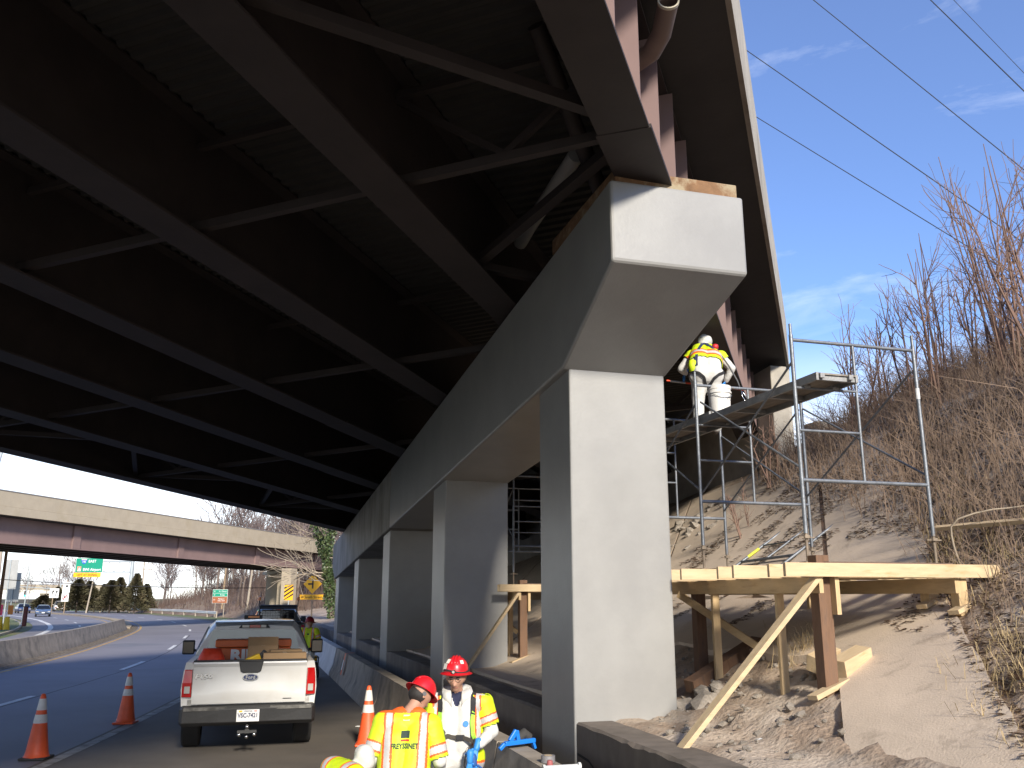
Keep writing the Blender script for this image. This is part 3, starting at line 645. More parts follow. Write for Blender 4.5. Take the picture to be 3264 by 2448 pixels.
for i in range(105):
    x=rt.uniform(-66,-2) if i%3 else rt.uniform(-40,-2); d=rt.uniform(4,55); X,Y,Z=on_bank(x,d)
    s=rt.uniform(.55,1.0)*(1.0 if x>-50 else .75)
    lab=('leafless tree at the wood end by the overhead sign' if x<-52 else 'leafless tree in the wood behind the guardrail' if x<-38 else 'leafless tree behind the green and brown guide sign' if x<-27 else 'leafless tree rising behind the far overpass near its pier' if x<-15 else 'leafless tree on the bank behind the diamond sign')+(' close to the road' if d<14 else ' deep in the wood' if d>34 else '')+(', tall' if s>.85 else ', small' if s<.65 else '')
    bare_tree(X,Y,s,rt.randrange(6),lab,'bare trees behind the bend',Z)
for u,D,s,lb in [(125,230,.95,'distant bare tree behind the signal mast pole'),(140,235,.8,'smaller distant bare tree behind the tall regulatory sign'),(160,240,1.0,'large distant bare tree behind the broad evergreen'),(100,330,.9,'distant bare tree beyond the low rounded evergreen'),(55,330,.85,'distant bare tree beyond the middle traffic signal'),(60,340,.7,'smaller bare tree close beside the one beyond the middle signal'),(190,240,.8,'distant bare tree showing under the overhead sign'),(35,350,.6,'smallest distant bare tree behind the paired traffic signal')]:
    p=unproj(u,1293,D); bare_tree(p[0],p[1],s,rt.randrange(6),lb,'distant bare trees by the junction')
# undergrowth of the wood: countless stems
ug=MB()
for i in range(5200):
    x=rt.uniform(-70,2); d=rt.uniform(1.5,40)**1.0; X,Y,Z=on_bank(x,d); h=rt.uniform(.8,3.2)*(1 if x>-55 else .6); a=rt.gauss(0,.25); b=rt.gauss(0,.25)
    ug.tube([(X,Y,Z),(X+a*h*.5,Y+b*h*.5,Z+h*.6),(X+a*h*1.2,Y+b*h,Z+h)],rt.uniform(.02,.05),3,r1=.012,caps=False)
tag(obj('undergrowth',ug,mat('undergrowth',(.17,.115,.09),.95,.3,.2,0)),'tangle of brown leafless undergrowth on the wooded bank','undergrowth',kind='stuff')
# --- evergreens
EVG=mat('evergreen',(.07,.062,.028),.85,.35,1.2,0,col2=(.10,.075,.04),cscale=.5,cthr=(.5,.65))
def evergreen_mesh(seed,h,wd):
    rg=random.Random(seed); mb=MB()
    for i in range(4200):
        f=rg.random()**.8; z=h*(.06+.94*f); rad=wd*(1-f)**.75*(.8+.35*noise.noise((f*4,seed,rg.uniform(0,.2))))
        a=rg.uniform(0,6.283); lob=1+.28*noise.noise((math.cos(a)*1.6,math.sin(a)*1.6,f*5+seed)); k=rg.uniform(.1,1.0)**.6*rad*lob
        c=Vector((k*math.cos(a),k*math.sin(a),z)); s=rg.uniform(.2,.46)
        d1=Vector((math.cos(a),math.sin(a),rg.uniform(.1,.8))).normalized(); d2=d1.orthogonal().normalized(); d2.rotate(Matrix.Rotation(rg.uniform(0,6.3),3,d1))
        mb.add([c-d2*s*.5,c+d2*s*.5,c+d1*s*1.2],[(0,1,2)])
    me=mb.mesh('crown',EVG); t=MB(); t.tube([(0,0,-.1),(0,0,h*.75)],.14,6,r1=.04); return me,t.mesh('trunk',BARK,True)
EV=[evergreen_mesh(i,8.5,2.9+.3*i) for i in range(3)]
for i,(u,vt,D,sx,lab) in enumerate([(172,1252,150,1.15,'broad dark evergreen behind the overhead sign'),(196,1256,152,.95,'broad dark evergreen beside the overhead sign'),(243,1254,146,.95,'dark evergreen between the overhead sign and its post'),(262,1248,148,.85,'tall dark evergreen left of the sign post'),(297,1240,140,.8,'pointed dark evergreen behind the sign support post'),(228,1262,155,.8,'lower evergreen among the taller ones by the road'),(126,1268,170,.75,'evergreen behind the lane arrow sign'),(96,1286,175,1.2,'low rounded evergreen by the far white bridge'),(318,1262,150,.7,'small evergreen at the edge of the bare wood'),(540,1205,120,.55,'ivy dark evergreen standing among bare trees'),(596,1180,118,.6,'tall evergreen showing above the far overpass parapet')]):
    if i in (9,10): continue
    p=unproj(u,vt,D); h=p[2]; k,t=EV[i%3]; o=thing('evergreen_tree',lab,'tree',(p[0],p[1],0),rt.uniform(0,6),'dark evergreens by the overhead sign'); a=link('crown',k,o); b=link('trunk',t,o)
    for q in (a,b): q.scale=(sx,sx,h/8.5)
# --- ivy clad tree beside the road
iv=thing('ivy_tree','bare tree wrapped in dark green ivy beside the last pier column','tree',(-10.9,54,0),.4)
rg=random.Random(77); T=MB(); tp=[Vector((.3,0,-.1)),Vector((.25,.1,1.6)),Vector((0,.1,3.4)),Vector((-.3,0,5.2)),Vector((-.5,.1,7.0)),Vector((-.4,.2,8.8))]
T.tube(tp,.2,8,r1=.09); obj('trunk',T,BARK,iv,smooth=True)
K=MB()
for i in range(16):
    f=rg.uniform(.35,1); j=min(4,int(f*5)); s=tp[j].lerp(tp[j+1],f*5-j); a=rg.uniform(0,6.28)
    if i<8: a=PI+rg.uniform(-.7,.7)
    grow(K,s,Vector((math.cos(a),math.sin(a)*.6,rg.uniform(-.1,.5))).normalized(),rg.uniform(1.2,2.2),.045,2,rg,4,.7,4,.02,.7,(2,3),.012)
obj('branches',K,mat('pale_branch',(.33,.27,.2),.9,.2,3,0),iv,smooth=True)
V=MB()
for i in range(5200):
    f=rg.uniform(0,1)**.75; j=min(4,int(f*5)); s=tp[j].lerp(tp[j+1],f*5-j); rad=(.3+.25*noise.noise((f*9,2,3)))+(1.5*max(0,f-.55) if f>.55 else 0)
    a=rg.uniform(0,6.28); k=rad*rg.uniform(.5,1.25); c=s+Vector((k*math.cos(a),k*math.sin(a),rg.uniform(-.2,.2))); n_=Vector((rg.gauss(0,1),rg.gauss(0,1),rg.gauss(.6,.6))).normalized(); x=n_.orthogonal().normalized(); y=n_.cross(x); z=rg.uniform(.05,.1)
    V.add([c-x*z,c+y*z*.8,c+x*z,c-y*z*.8],[(0,1,2,3)])
o=obj('ivy',V,mat('ivy_leaf',(.055,.085,.028),.5,.35,3,0,col2=(.10,.11,.04),cscale=2,cthr=(.5,.65)),iv); o['kind']='stuff'
# --- saplings on the near hillside: long straight whips and twiggy shrubs
def whip_clump(q,t,label,seed,n,h,twigs=2,lean=(0,0)):
    rg=random.Random(seed); o=thing('bare_sapling',label,'sapling',pier(q,t,zh(q,t)-.05),AP,'bare saplings on the hillside'); S=MB(); B=MB()
    for i in range(n):
        a=rg.uniform(0,6.28); d=Vector((math.cos(a)*rg.uniform(.02,.3)+lean[0],math.sin(a)*rg.uniform(.02,.3)+lean[1],1)).normalized(); p=Vector((rg.gauss(0,.1),rg.gauss(0,.1),0)); pts=[p]; L_=h*rg.uniform(.6,1.05)
        for k in range(7):
            d=(d+Vector((rg.gauss(0,.035),rg.gauss(0,.035),.03))).normalized(); pts.append(pts[-1]+d*L_/7)
        r=rg.uniform(.013,.026); S.tube(pts,r,5,r1=.006,caps=False)
        for k in range(twigs):
            f=rg.uniform(.25,.8); j=min(6,int(f*7)); s=pts[j].lerp(pts[j+1],f*7-j); a2=rg.uniform(0,6.28)
            grow(B,s,(d+Vector((math.cos(a2),math.sin(a2),.2))*.7).normalized(),L_*rg.uniform(.12,.24),r*.45,1,rg,3,.6,3,.05,.7,(2,3),.0025)
    obj('stems',S,TWIG,o,smooth=True); obj('twigs',B,TWIG,o); return o
SP=[(7.4,4.6,5,2.6,5,'thin twiggy sapling beside the deck edge and scaffold top'),(7.6,3.4,5,2.8,4,'slender sapling cluster seen through the scaffold frame'),(8.2,3.0,6,3.0,3,'cluster of straight shoots rising behind the scaffold top rail'),
    (7.2,2.3,5,3.3,2,'tall bare whips right of the scaffold inner upright'),(8.0,1.7,6,3.8,2,'tall straight whips behind the scaffold right leg'),(7.4,.9,6,4.1,3,'tallest group of bare whips crossing the power lines'),(7.9,.4,6,3.7,3,'bare whips springing from a dark knotted stump'),
    (7.0,.0,5,3.4,4,'branching bare sapling above the brown brush'),(8.4,-.6,6,3.6,4,'dense bare sapling near the top of the bank'),(9.5,1.0,6,3.2,5,'twiggy sapling at the crest of the bank'),(9.2,2.6,5,2.6,5,'fine twigged shrub on the crest'),(10,4.2,5,2.2,5,'low twigged shrub on the crest beyond the wing wall'),
    (9.3,-.3,5,3.0,5,'shrubby sapling growing behind the tall whips'),(6.4,-.8,4,2.6,4,'slim sapling leaning out over the brush slope'),(10.5,0,6,3.4,5,'bare sapling standing back on the bank top'),(8.8,5.6,4,2.0,4,'thin sapling by the wing wall end'),(6.6,6.3,4,1.6,4,'small leafless shrub against the abutment wall'),(5.2,5.2,3,1.3,4,'spindly pale weed growing out of the slope slab')]
for i,(q,t,n,h,tw,lab) in enumerate(SP): whip_clump(q,t,lab,100+i,n,h,tw+2,lean=(-.06 if i>3 else 0,.05))
# brush: countless thin brown stems on the slope right of the paving
def dens(q,t):
    bb=q*-.8138+t*.581; return bb
br_=MB(); rb=random.Random(9); cnt=0
while cnt<9500:
    q=rb.uniform(2.2,10.5); t=rb.uniform(-5.5,7.5); bb=dens(q,t)
    lim=-3.85+max(0,q-4.6)*1.05
    if bb>lim+rb.gauss(0,.2) or q<3.4+rb.uniform(-.6,.3): continue
    cnt+=1; h=rb.uniform(.2,.8)*(1 if q>4.2 else .55); a,b=rb.gauss(-.1,.4),rb.gauss(0,.4); z=zh(q,t); bend=rb.uniform(.4,1.6)
    br_.tube([(q,t,z-.03),(q+a*h*.4,t+b*h*.4,z+h*.55),(q+a*h*bend,t+b*h*bend,z+h*rb.uniform(.7,1))],rb.uniform(.0035,.008),3,r1=.0018,caps=False)
    if rb.random()<.45:
        br_.tube([(q+a*h*.4,t+b*h*.4,z+h*.55),(q+a*h*.4+rb.gauss(0,.2)*h,t+b*h*.4+rb.gauss(0,.2)*h,z+h*rb.uniform(.6,1))],.003,3,r1=.0012,caps=False)
tag(obj('hillside_brush',br_,STRAWB,loc=pier(0,0),rz=AP),'dense tangle of brown leafless brush covering the bank','brush',kind='stuff')
# brush thicket near the crest: fine twigs
th=MB()
for i in range(190):
    q=rb.uniform(7.4,11); t=rb.uniform(-4,6); z=zh(q,t); a=rb.uniform(0,6.28)
    if dens(q,t)>-3.6+.4*(q-6): continue
    grow(th,Vector((q,t,z)),Vector((math.cos(a)*.35,math.sin(a)*.35,1)).normalized(),rb.uniform(.3,.6),.007,2,rb,3,.8,3,.02,.72,(2,3),.0025)
tag(obj('crest_thicket',th,TWIG,loc=pier(0,0),rz=AP),'thicket of fine reddish twigs along the bank top','thicket',kind='stuff')
# dry grass and litter
gr=MB()
def blade(q,t,h,rgd,flat=False):
    z=hz(q,t) if q<8 else zh(q,t); a=rgd.uniform(0,6.28); dx,dy=math.cos(a),math.sin(a); w_=rgd.uniform(.002,.004); bend=rgd.uniform(.4,1.3); hh=h*(.25 if flat else 1)
    gr.add([(q-dy*w_,t+dx*w_,z),(q+dy*w_,t-dx*w_,z),(q+dx*h*bend*.5+dy*w_*.7,t+dy*h*bend*.5-dx*w_*.7,z+hh*.7),(q+dx*h*bend*.5-dy*w_*.7,t+dy*h*bend*.5+dx*w_*.7,z+hh*.7),(q+dx*h*bend,t+dy*h*bend,z+hh*(.8 if bend<.9 else .5))],[(0,1,2,3),(3,2,4)])
cl=[(rb.uniform(1.3,5.5),rb.uniform(-6,1.5)) for _ in range(330)]
for q,t in cl:
    bb=dens(q,t)
    if bb>-3.65 and rb.random()>.06: continue
    for k in range(rb.randint(15,45)): blade(q+rb.gauss(0,.09),t+rb.gauss(0,.09),rb.uniform(.07,.26),rb,rb.random()<.5)
for i in range(9000):
    q=rb.uniform(.9,7); t=rb.uniform(-6.5,3)
    if dens(q,t)<-3.6: blade(q,t,rb.uniform(.05,.2),rb,rb.random()<.7)
for i in range(90): 
    q=1.3+rb.uniform(-.3,.5); t=rb.uniform(-2.8,-.4)
for k in range(120): blade(2.45+rb.gauss(0,.15),-.55+rb.gauss(0,.12),rb.uniform(.15,.42),rb)
tag(obj('dry_grass',gr,STRAW,loc=pier(0,0),rz=AP),'dry straw coloured grass and weeds at the slope foot','grass',kind='stuff')
# leaf litter drifts on the slabs
ll=MB()
for i in range(36000):
    q=rb.uniform(1.3,7.2); t=rb.uniform(-5.5,7); bb=dens(q,t); nn=noise.noise((q*1.1,t*1.1,11))+.5*noise.noise((q*3,t*3,12))
    if bb>-3.7:
        if q<2.9 or nn<.16-.09*max(0,q-3.4)+.10*max(0,bb+2.4): continue
    z=(zh(q,t)+.045) if (-3.78<bb and q>1.4) else (hz(q,t)+.012); s=rb.uniform(.012,.034); a=rb.uniform(0,6.28); dx,dy=math.cos(a)*s,math.sin(a)*s; L_=rb.choice([1,1,1.4,3])
    ll.add([(q-dx*L_,t-dy*L_,z),(q+dy*.4,t-dx*.4,z+s*.3),(q+dx*L_,t+dy*L_,z+s*.25),(q-dy*.4,t+dx*.4,z+s*.5)],[(0,1,2,3)])
tag(obj('leaf_litter',ll,mat('leaf_litter',(.115,.075,.05),.95,.5,4,0),loc=pier(0,0),rz=AP),'brown leaf litter and twigs drifted over the slope','leaf litter',kind='stuff')
# a looping pale vine
mb=MB(); z=zh(4.1,-1.3); mb.tube([(3.95-.08*math.sin(k*.5)+.11*max(0,k-5),-1.35-.09*max(0,k-4),z-.1+.62*math.sin(min(k,8)/8*PI/2)+.02*max(0,k-8)) for k in range(14)],.014,6,r1=.006); tag(obj('dead_vine',mb,mat('pale_branch'),loc=pier(0,0),rz=AP,smooth=True),'pale curled dead vine arching over the brush','vine')
# ---------------------------------------------------------------- signs, poles, lines
GALP=mat('galvanised_post',(.36,.40,.42),.55,.12,2,.1,metal=.2)
WOODP=mat('utility_pole_wood',(.30,.22,.14),.9,.25,2,.3,stretch=(1,1,.2))
WOODG=mat('grey_pole_wood',(.34,.29,.23),.9,.2,2,.3,stretch=(1,1,.2))
SG=mat('sign_green',(.0,.25,.15),.5,.04,1,0); SW=mat('sign_white',(.75,.75,.73),.5,.03,2,0); SY=mat('sign_yellow',(.85,.42,.01),.5,.04,2,0); SK=mat('sign_black',(.015,.015,.015),.6,0,1,0); SBR=mat('sign_brown',(.28,.09,.03),.5,.05,2,0); SBL=mat('sign_blue',(.02,.1,.45),.5,0,1,0); SRD=mat('sign_red',(.6,.02,.03),.5,0,1,0); ALB=mat('sign_back',(.38,.38,.37),.6,.1,2,.05,metal=.2)
ORG=mat('safety_orange',(.8,.13,.02),.55,.08,5,.05)
def plate(parent,name,x0,x1,z0,z1,y,mt,th=.02,bev=0):
    mb=MB(); mb.b(x0,x1,y,y+th,z0,z1); return obj(name,mb,mt,parent,bevel=bev)
def post(parent,name,x,y,z0,z1,r,mt,r1=None,n=10,dx=0):
    mb=MB(); mb.tube([(x,y,z0),(x+dx,y,z1)],r,n,r1=r1); return obj(name,mb,mt,parent,smooth=50)
# overhead guide sign on a cantilever
P0=unproj(279,1293,160); oh=thing('overhead_sign','large green overhead guide sign on a grey cantilever truss','sign',(P0[0],P0[1],0))
post(oh,'post',0,0,0,9.2,.42,GALP,.3,14)
for z in (8.6,6.8):
    mb=MB(); mb.tube([(-.2,-.2,z),(-9.6,-.2,z)],.11,8); obj('truss_chord',mb,GALP,oh,smooth=50)
for i in range(6):
    mb=MB(); x=-.4-i*.9; mb.tube([(x,-.2,6.8 if i%2 else 8.6),(x-.9,-.2,8.6 if i%2 else 6.8)],.06,6); obj('truss_diagonal',mb,GALP,oh,smooth=50)
sx0,sx1=-9.75,-5.05; 
b_=plate(oh,'green_panel',sx0,sx1,6.75,9.15,-.55,SG,.06); plate(oh,'panel_border',sx0-.06,sx1+.06,6.7,9.2,-.48,SW,.02)
plate(oh,'yellow_panel',sx0-.25,sx1-.15,5.9,6.65,-.55,SY,.06,.02)
put_text('EAST',.62,SW,oh,(-6.9,-.57,8.62),bold=.012); put_text('BWI Airport',.66,SW,oh,(-6.85,-.57,7.18),bold=.012,sx=.92); put_text('LEFT AT SIGNAL',.5,SK,oh,(-7.6,-.57,6.26),bold=.006)
mb=MB(); sh_=[(-.42,.42),(.42,.42),(.46,.2),(.38,-.12),(.2,-.36),(0,-.48),(-.2,-.36),(-.38,-.12),(-.46,.2)]
mb.loft([[(-8.35+x*1.15,-.57,8.6+z) for x,z in sh_],[(-8.35+x*1.15,-.555,8.6+z) for x,z in sh_]]); obj('route_shield',mb,SBL,oh); mb=MB(); mb.b(-8.82,-7.88,-.575,-.56,8.82,9.02); obj('shield_band',mb,mat('shield_band',(.6,.45,.45),.5,0,1,0),oh); put_text('195',.42,SW,oh,(-8.35,-.58,8.52),bold=.01)
mb=MB(); mb.b(-9.45,-8.75,-.575,-.56,6.9,7.75); obj('emblem_patch',mb,mat('emblem_tan',(.6,.25,.16),.5,.1,3,0),oh); mb=MB(); mb.add([(-9.4,-.58,6.94),(-8.8,-.58,6.94),(-8.9,-.58,7.35),(-9.05,-.58,7.55),(-9.2,-.58,7.3)],[(0,1,2,3,4)]); obj('emblem_shape',mb,SW,oh)
# small green and brown guide sign
P0=unproj(475,1293,113); sg=thing('guide_sign','small roadside guide sign, two green panels over a brown one','sign',(P0[0],P0[1],.0),.0)
for x in (-.55,.55): post(sg,'post',x,.05,0,2.9,.05,WOODG,dx=.02)
plate(sg,'green_panel',-.9,.9,2.92,3.32,-.03,SG); plate(sg,'green_panel',-.9,.9,2.50,2.88,-.03,SG); plate(sg,'brown_panel',-.9,.9,1.72,2.46,-.03,SBR); plate(sg,'panel_border',-.93,.93,1.69,3.35,0,SW,.01)
for t_,z in (('St. Denis',3.12),('Relay',2.69)): put_text(t_,.26,SW,sg,(.3,-.035,z)); put_text('\u2190',.3,SW,sg,(-.65,-.035,z))
put_text('Patapsco\nState Park',.22,SW,sg,(.2,-.035,2.1)); put_text('\u2190',.3,SW,sg,(-.65,-.035,2.1))
for q in list(sg.children):
    pass
# diamond warning sign
P0=unproj(674,1293,60); dw=thing('warning_sign','yellow diamond side road warning sign above a yellow street name plate','sign',(P0[0],P0[1],0),R(-10))
post(dw,'post',0,.05,0,2.6,.05,WOODP)
S=.64; cz=2.3+ (1293-1264)/1912*60
mb=MB(); dp=[(0,-S),(S,0),(0,S),(-S,0)]; mb.loft([[(x,-.03,cz+z) for x,z in dp],[(x,0,cz+z) for x,z in dp]]); obj('diamond_plate',mb,SY,dw,bevel=.01)
mb=MB(); mb.b(-.03,.07,-.04,-.031,cz-.3,cz+.3); mb.b(-.3,-.03,-.04,-.031,cz-.05,cz+.05); obj('junction_symbol',mb,SK,dw)
plate(dw,'street_plate',-.86,.78,cz-1.0,cz-.68,-.03,SY); put_text('South Street',.24,SK,dw,(.1,-.04,cz-.85)); 
mb=MB(); mb.b(-.72,-.55,-.04,-.031,cz-.855,cz-.825); mb.add([(-.76,-.04,cz-.84),(-.66,-.04,cz-.9),(-.66,-.04,cz-.78)],[(0,1,2)]); obj('arrow',mb,SK,dw)
# striped object marker in front of the far pier
P0=unproj(623,1293,83); om=thing('object_marker','yellow and black striped hazard marker on a short post before the far pier','sign',(P0[0],P0[1],0),R(-8))
post(om,'post',0,.05,0,2.4,.04,GALP); plate(om,'panel',-.42,.42,2.12,3.5,-.03,SY)
for k in range(5):
    z=2.02+k*.36; mb=MB(); P=[(-.42,z),(.42,z+.55),(.42,z+.72),(-.42,z+.17)]
    P=[(x,min(3.5,max(2.12,zz_))) for x,zz_ in P]; mb.loft([[(x,-.036,q) for x,q in P],[(x,-.031,q) for x,q in P]]); obj('stripe',mb,SK,om)
# signs and signals by the junction
P0=unproj(116,1293,150); ls=thing('lane_sign','square white lane arrow sign on a wooden post','sign',(P0[0],P0[1],0)); post(ls,'post',-.2,.06,0,2.6,.07,WOODP); plate(ls,'panel',-.75,.75,2.35,3.85,-.03,SW)
for x in (-.35,.25):
    mb=MB(); mb.bar((x,-.04,2.65),(x+.12,-.04,3.3),.11,.02,up=(0,1,0)); mb.add([(x-.1,-.04,3.2),(x+.36,-.04,3.25),(x+.16,-.04,3.65)],[(0,1,2)]); obj('arrow',mb,SK,ls)
P0=unproj(141,1293,140); ls=thing('regulatory_sign','tall white regulatory sign with a red symbol plate below','sign',(P0[0],P0[1],0)); post(ls,'post',0,.06,0,5.0,.07,WOODP); plate(ls,'panel',-.55,.55,3.1,4.75,-.03,SW); plate(ls,'panel',-.6,.5,1.8,3.0,-.03,SW)
mb=MB(); mb.lathe([(.42,-.01),(.42,.0),(.33,0),(.33,-.01)],20,Matrix.Translation((-.05,-.04,2.4))@Matrix.Rotation(PI/2,4,'X'),False); obj('red_ring',mb,SRD,ls)
mb=MB(); mb.bar((-.3,-.04,2.15),(.2,-.04,2.65),.09,.015,up=(0,1,0)); obj('red_bar',mb,SRD,ls); mb=MB(); mb.b(-.12,.25,-.04,-.031,3.95,4.2); obj('symbol',mb,SK,ls); mb=MB(); mb.b(-.25,.05,-.04,-.031,2.3,2.6); obj('symbol',mb,SK,ls)
SIGG=mat('signal_green',(.02,.75,.5),.4,0,1,0,emit=2.5)
P0=unproj(128,1293,215); ms=thing('signal_mast','grey mast arm pole carrying the green traffic signals','signal mast',(P0[0],P0[1],0)); post(ms,'pole',0,0,0,5.6,.22,GALP,.16); mb=MB(); mb.tube([(0,0,4.3),(-6,0,4.75),(-11.5,0,5.0)],.12,8,r1=.07); obj('arm',mb,GALP,ms,smooth=50)
mb=MB(); mb.tube([(0,0,3.6),(-2.5,0,4.6),(-4.4,0,5.4)],.05,6); mb.b(-5.1,-4.2,-.15,.15,5.35,5.5); obj('lamp_arm',mb,GALP,ms)
for u,lab in ((133,'green traffic signal nearest the mast arm pole'),(55,'green traffic signal in the middle of the mast arm'),(34,'paired green traffic signal at the far end of the mast arm')):
    p=unproj(u,1284,212); o=thing('traffic_signal',lab,'traffic signal',(p[0],p[1],p[2]-.55),0,'green traffic signals')
    mb=MB(); mb.b(-.22,.22,-.15,.15,.0,1.35); obj('housing',mb,SK,o,bevel=.02)
    for k,c in ((0,SIGG),(1,SK),(2,SK)):
        mb=MB(); mb.lathe([(.17,0),(.15,.03)],14,Matrix.Translation((0,-.152,.26+k*.42))@Matrix.Rotation(PI/2,4,'X')); obj('lens',mb,c,o)
        mb=MB(); mb.lathe([(.2,0),(.2,.2)],12,Matrix.Translation((0,-.15,.26+k*.42))@Matrix.Rotation(PI/2,4,'X'),False); obj('visor',mb,SK,o)
    mb=MB(); mb.tube([(0,0,1.3),(0,0,1.7)],.04,6); obj('hanger',mb,SK,o)
# utility poles and their wires
def upole(label,u,vt,D,mt,arms=0,r=.16,lean=0,base=0):
    p=unproj(u,vt,D); pb=unproj(u+lean,1293,D); o=thing('utility_pole',label,'utility pole',(pb[0],pb[1],base)); h=p[2]-base; dx=p[0]-pb[0]
    mb=MB(); mb.tube([(0,0,-.1),(dx*.5,0,h*.5),(dx,0,h)],r,8,r1=r*.7); obj('pole',mb,mt,o,smooth=50)
    for k in range(arms):
        z=h-.35-k*.95; mb=MB(); mb.bar((dx-1.5,0,z),(dx+1.5,0,z),.12,.14); obj('crossarm',mb,mt,o)
        for x in (-1.4,-.8,.8,1.4): mb=MB(); mb.tube([(dx+x,0,z+.07),(dx+x,0,z+.3)],.05,6); obj('insulator',mb,WOODG,o)
    return o
upole('utility pole with two crossarms beside the sign support post',312,1214,165,WOODG,2,.17,-6)
upole('utility pole with double crossarms behind the lane arrow sign',111,1262,190,WOODG,3,.17,-6)
upole('short leaning wooden pole in front of the evergreens',201,1256,145,WOODG,0,.14,-12)
upole('orange brown wooden pole behind the small guide sign',489,1222,122,WOODP,0,.17,-9)
upole('weathered grey pole standing on the brush bank',546,1225,112,WOODG,0,.17,-12,.5)
upole('pale wooden pole seen under the far overpass edge',7,1150,72,WOODG,0,.16,-14)
upole('dark brown wooden pole on the grass island',20,1150,62,mat('creosote_pole',(.14,.075,.04),.85,.25,2,.2),0,.13,-20)
p=unproj(24,960,75); o=thing('light_pole','tall grey lamp pole rising above the far overpass','light pole',(p[0]-2.8,p[1],0)); post(o,'pole',0,0,0,p[2]+5,.16,GALP,.1,10,dx=2.9)
mb=MB(); mb.tube([(2.85,0,p[2]+4.8),(4.5,-.8,p[2]+5.4)],.05,6); obj('arm',mb,GALP,o)
WIRE=mat('black_wire',(.02,.02,.022),.6,0,1,0)
def wire(label,a,b,sag,r=.012,n=16,name='power_line'):
    a,b=Vector(a),Vector(b); mb=MB(); mb.tube([a.lerp(b,i/n)-Vector((0,0,sag*4*(i/n)*(1-i/n))) for i in range(n+1)],r,5); return tag(obj(name,mb,WIRE),label,'power line','power lines')
def wpix(lab,u0,v0,D0,u1,v1,D1,r=.014,sag=.0):
    a=Vector(unproj(u0,v0,D0)); b=Vector(unproj(u1,v1,D1)); d=b-a; wire(lab,a-d*.25,b+d*.3,sag,r)
wpix('power line crossing behind the lower bare whips',1597,98,46,2212,525,38,.026)
wpix('power line meeting the bridge deck edge beside the scaffold top',1618,243,52,2212,607,43,.026)
wpix('upper power line crossing the open blue sky',1757,0,40,2212,367,34,.022)
wpix('power line crossing the topmost corner of open sky',2010,0,30,2212,197,27,.02)
wpix('faintest power line, beside the one in the topmost sky corner',2060,0,44,2212,158,41,.016)
wpix('black cable strung in front of the overhead sign',0,1243,80,560,1262,96,.035,.6)
wpix('thin cable below the cable before the overhead sign',0,1252,110,420,1258,118,.02,.6)
# guardrail
gl=thing('guardrail','galvanised steel guardrail along the outside of the far bend','guardrail',(0,0,0)); GP=[unproj(u,1293,D) for u,D in ((205,152),(260,150),(330,140),(400,126),(470,110))]
GP=cr([(p[0],p[1]) for p in GP],6); mb=MB(); rg=[]
for (x,y) in GP: rg.append([(x,y-.04,.42),(x,y-.12,.5),(x,y-.04,.58),(x,y-.12,.66),(x,y-.04,.74),(x,y,.74),(x,y,.42)])
mb.loft(rg); obj('rail',mb,mat('rail_galv',(.55,.55,.54),.5,.1,2,0,metal=.2),gl)
for x,y in GP[::2]: mb=MB(); mb.b(x-.08,x+.08,y+.01,y+.15,0,.75); obj('post',mb,WOODG,gl)
# grass island at the left with bollard, signs and flagged markers
def island(name,pts,z,mt): 
    mb=MB(); n=len(pts); mb.add([(x,y,-.02) for x,y in pts]+[(x,y,z) for x,y in pts],[tuple(range(n,2*n))]+[(i,(i+1)%n,n+(i+1)%n,n+i) for i in range(n)]); return struct(obj(name,mb,mt))
LAWN=mat('lawn',(.09,.13,.035),.95,.25,.8,.5,bdist=.04,col2=(.17,.15,.06),cscale=.3,cthr=(.45,.65))
le=[p for p in offset(CL,lambda s,y:lin(y,[(0,-12.4),(40,-11.4),(57,-11),(70,-12),(98,-14),(130,-15)])) if 50<p[1]<112]
island('grass_island',le+[(x-16,y+2) for x,y in reversed(le)],.10,LAWN)
kb=MB(); A_=offset(le,0); B_=offset(le,.18)
for i in range(len(le)-1):
    a,b,c,d=A_[i],B_[i],B_[i+1],A_[i+1]; kb.add([(*a,-.02),(*b,-.02),(*c,-.02),(*d,-.02),(*a,.13),(*b,.13),(*c,.13),(*d,.13)],[(4,5,6,7),(0,1,5,4),(3,2,6,7),(1,2,6,5),(0,3,7,4)])
struct(obj('kerb',kb,CONC_PALE))
def ipt(u,v): 
    D=2.2*1912/(v-1293)*1.03; return unproj(u,v,D)
p=unproj(59,1293,74); o=thing('bollard','dark red square post on the grass island','bollard',(p[0],p[1],.1)); mb=MB(); mb.b(-.13,.13,-.13,.13,0,1.5); obj('post',mb,mat('dark_red_post',(.14,.03,.02),.7,.15,3,.1),o,bevel=.02); mb=MB(); mb.b(-.15,.15,-.15,.15,1.5,1.56); obj('cap',mb,SK,o,bevel=.01)
for u,h,w_,D,lab in ((14,5.6,1.4,82,'grey back of a tall sign panel on the island'),(26,4.5,1.2,84,'grey back of a shorter sign panel on the island')):
    p=unproj(u,1293,D); o=thing('road_sign',lab,'sign',(p[0],p[1],.1),0,'sign backs on the island'); post(o,'post',0,-.04,0,h,.05,GALP); plate(o,'panel',-w_/2,w_/2,h-2.6,h,0,ALB)
p=unproj(53,1293,77); o=thing('sign_post','bare grey sign post standing on the grass island','post',(p[0],p[1],.1)); post(o,'pole',0,0,0,4.4,.05,GALP,dx=.15); mb=MB(); mb.b(-.1,.1,-.1,.1,0,.06); obj('base_plate',mb,GALP,o)
p=unproj(17,1293,66); o=thing('flag_marker','pink and orange warning flags over a yellow barrel stand on the island','marker',(p[0],p[1],.1))
mb=MB(); mb.tube([(0,0,0),(.05,0,2.0)],.03,6); obj('staff',mb,SW,o)
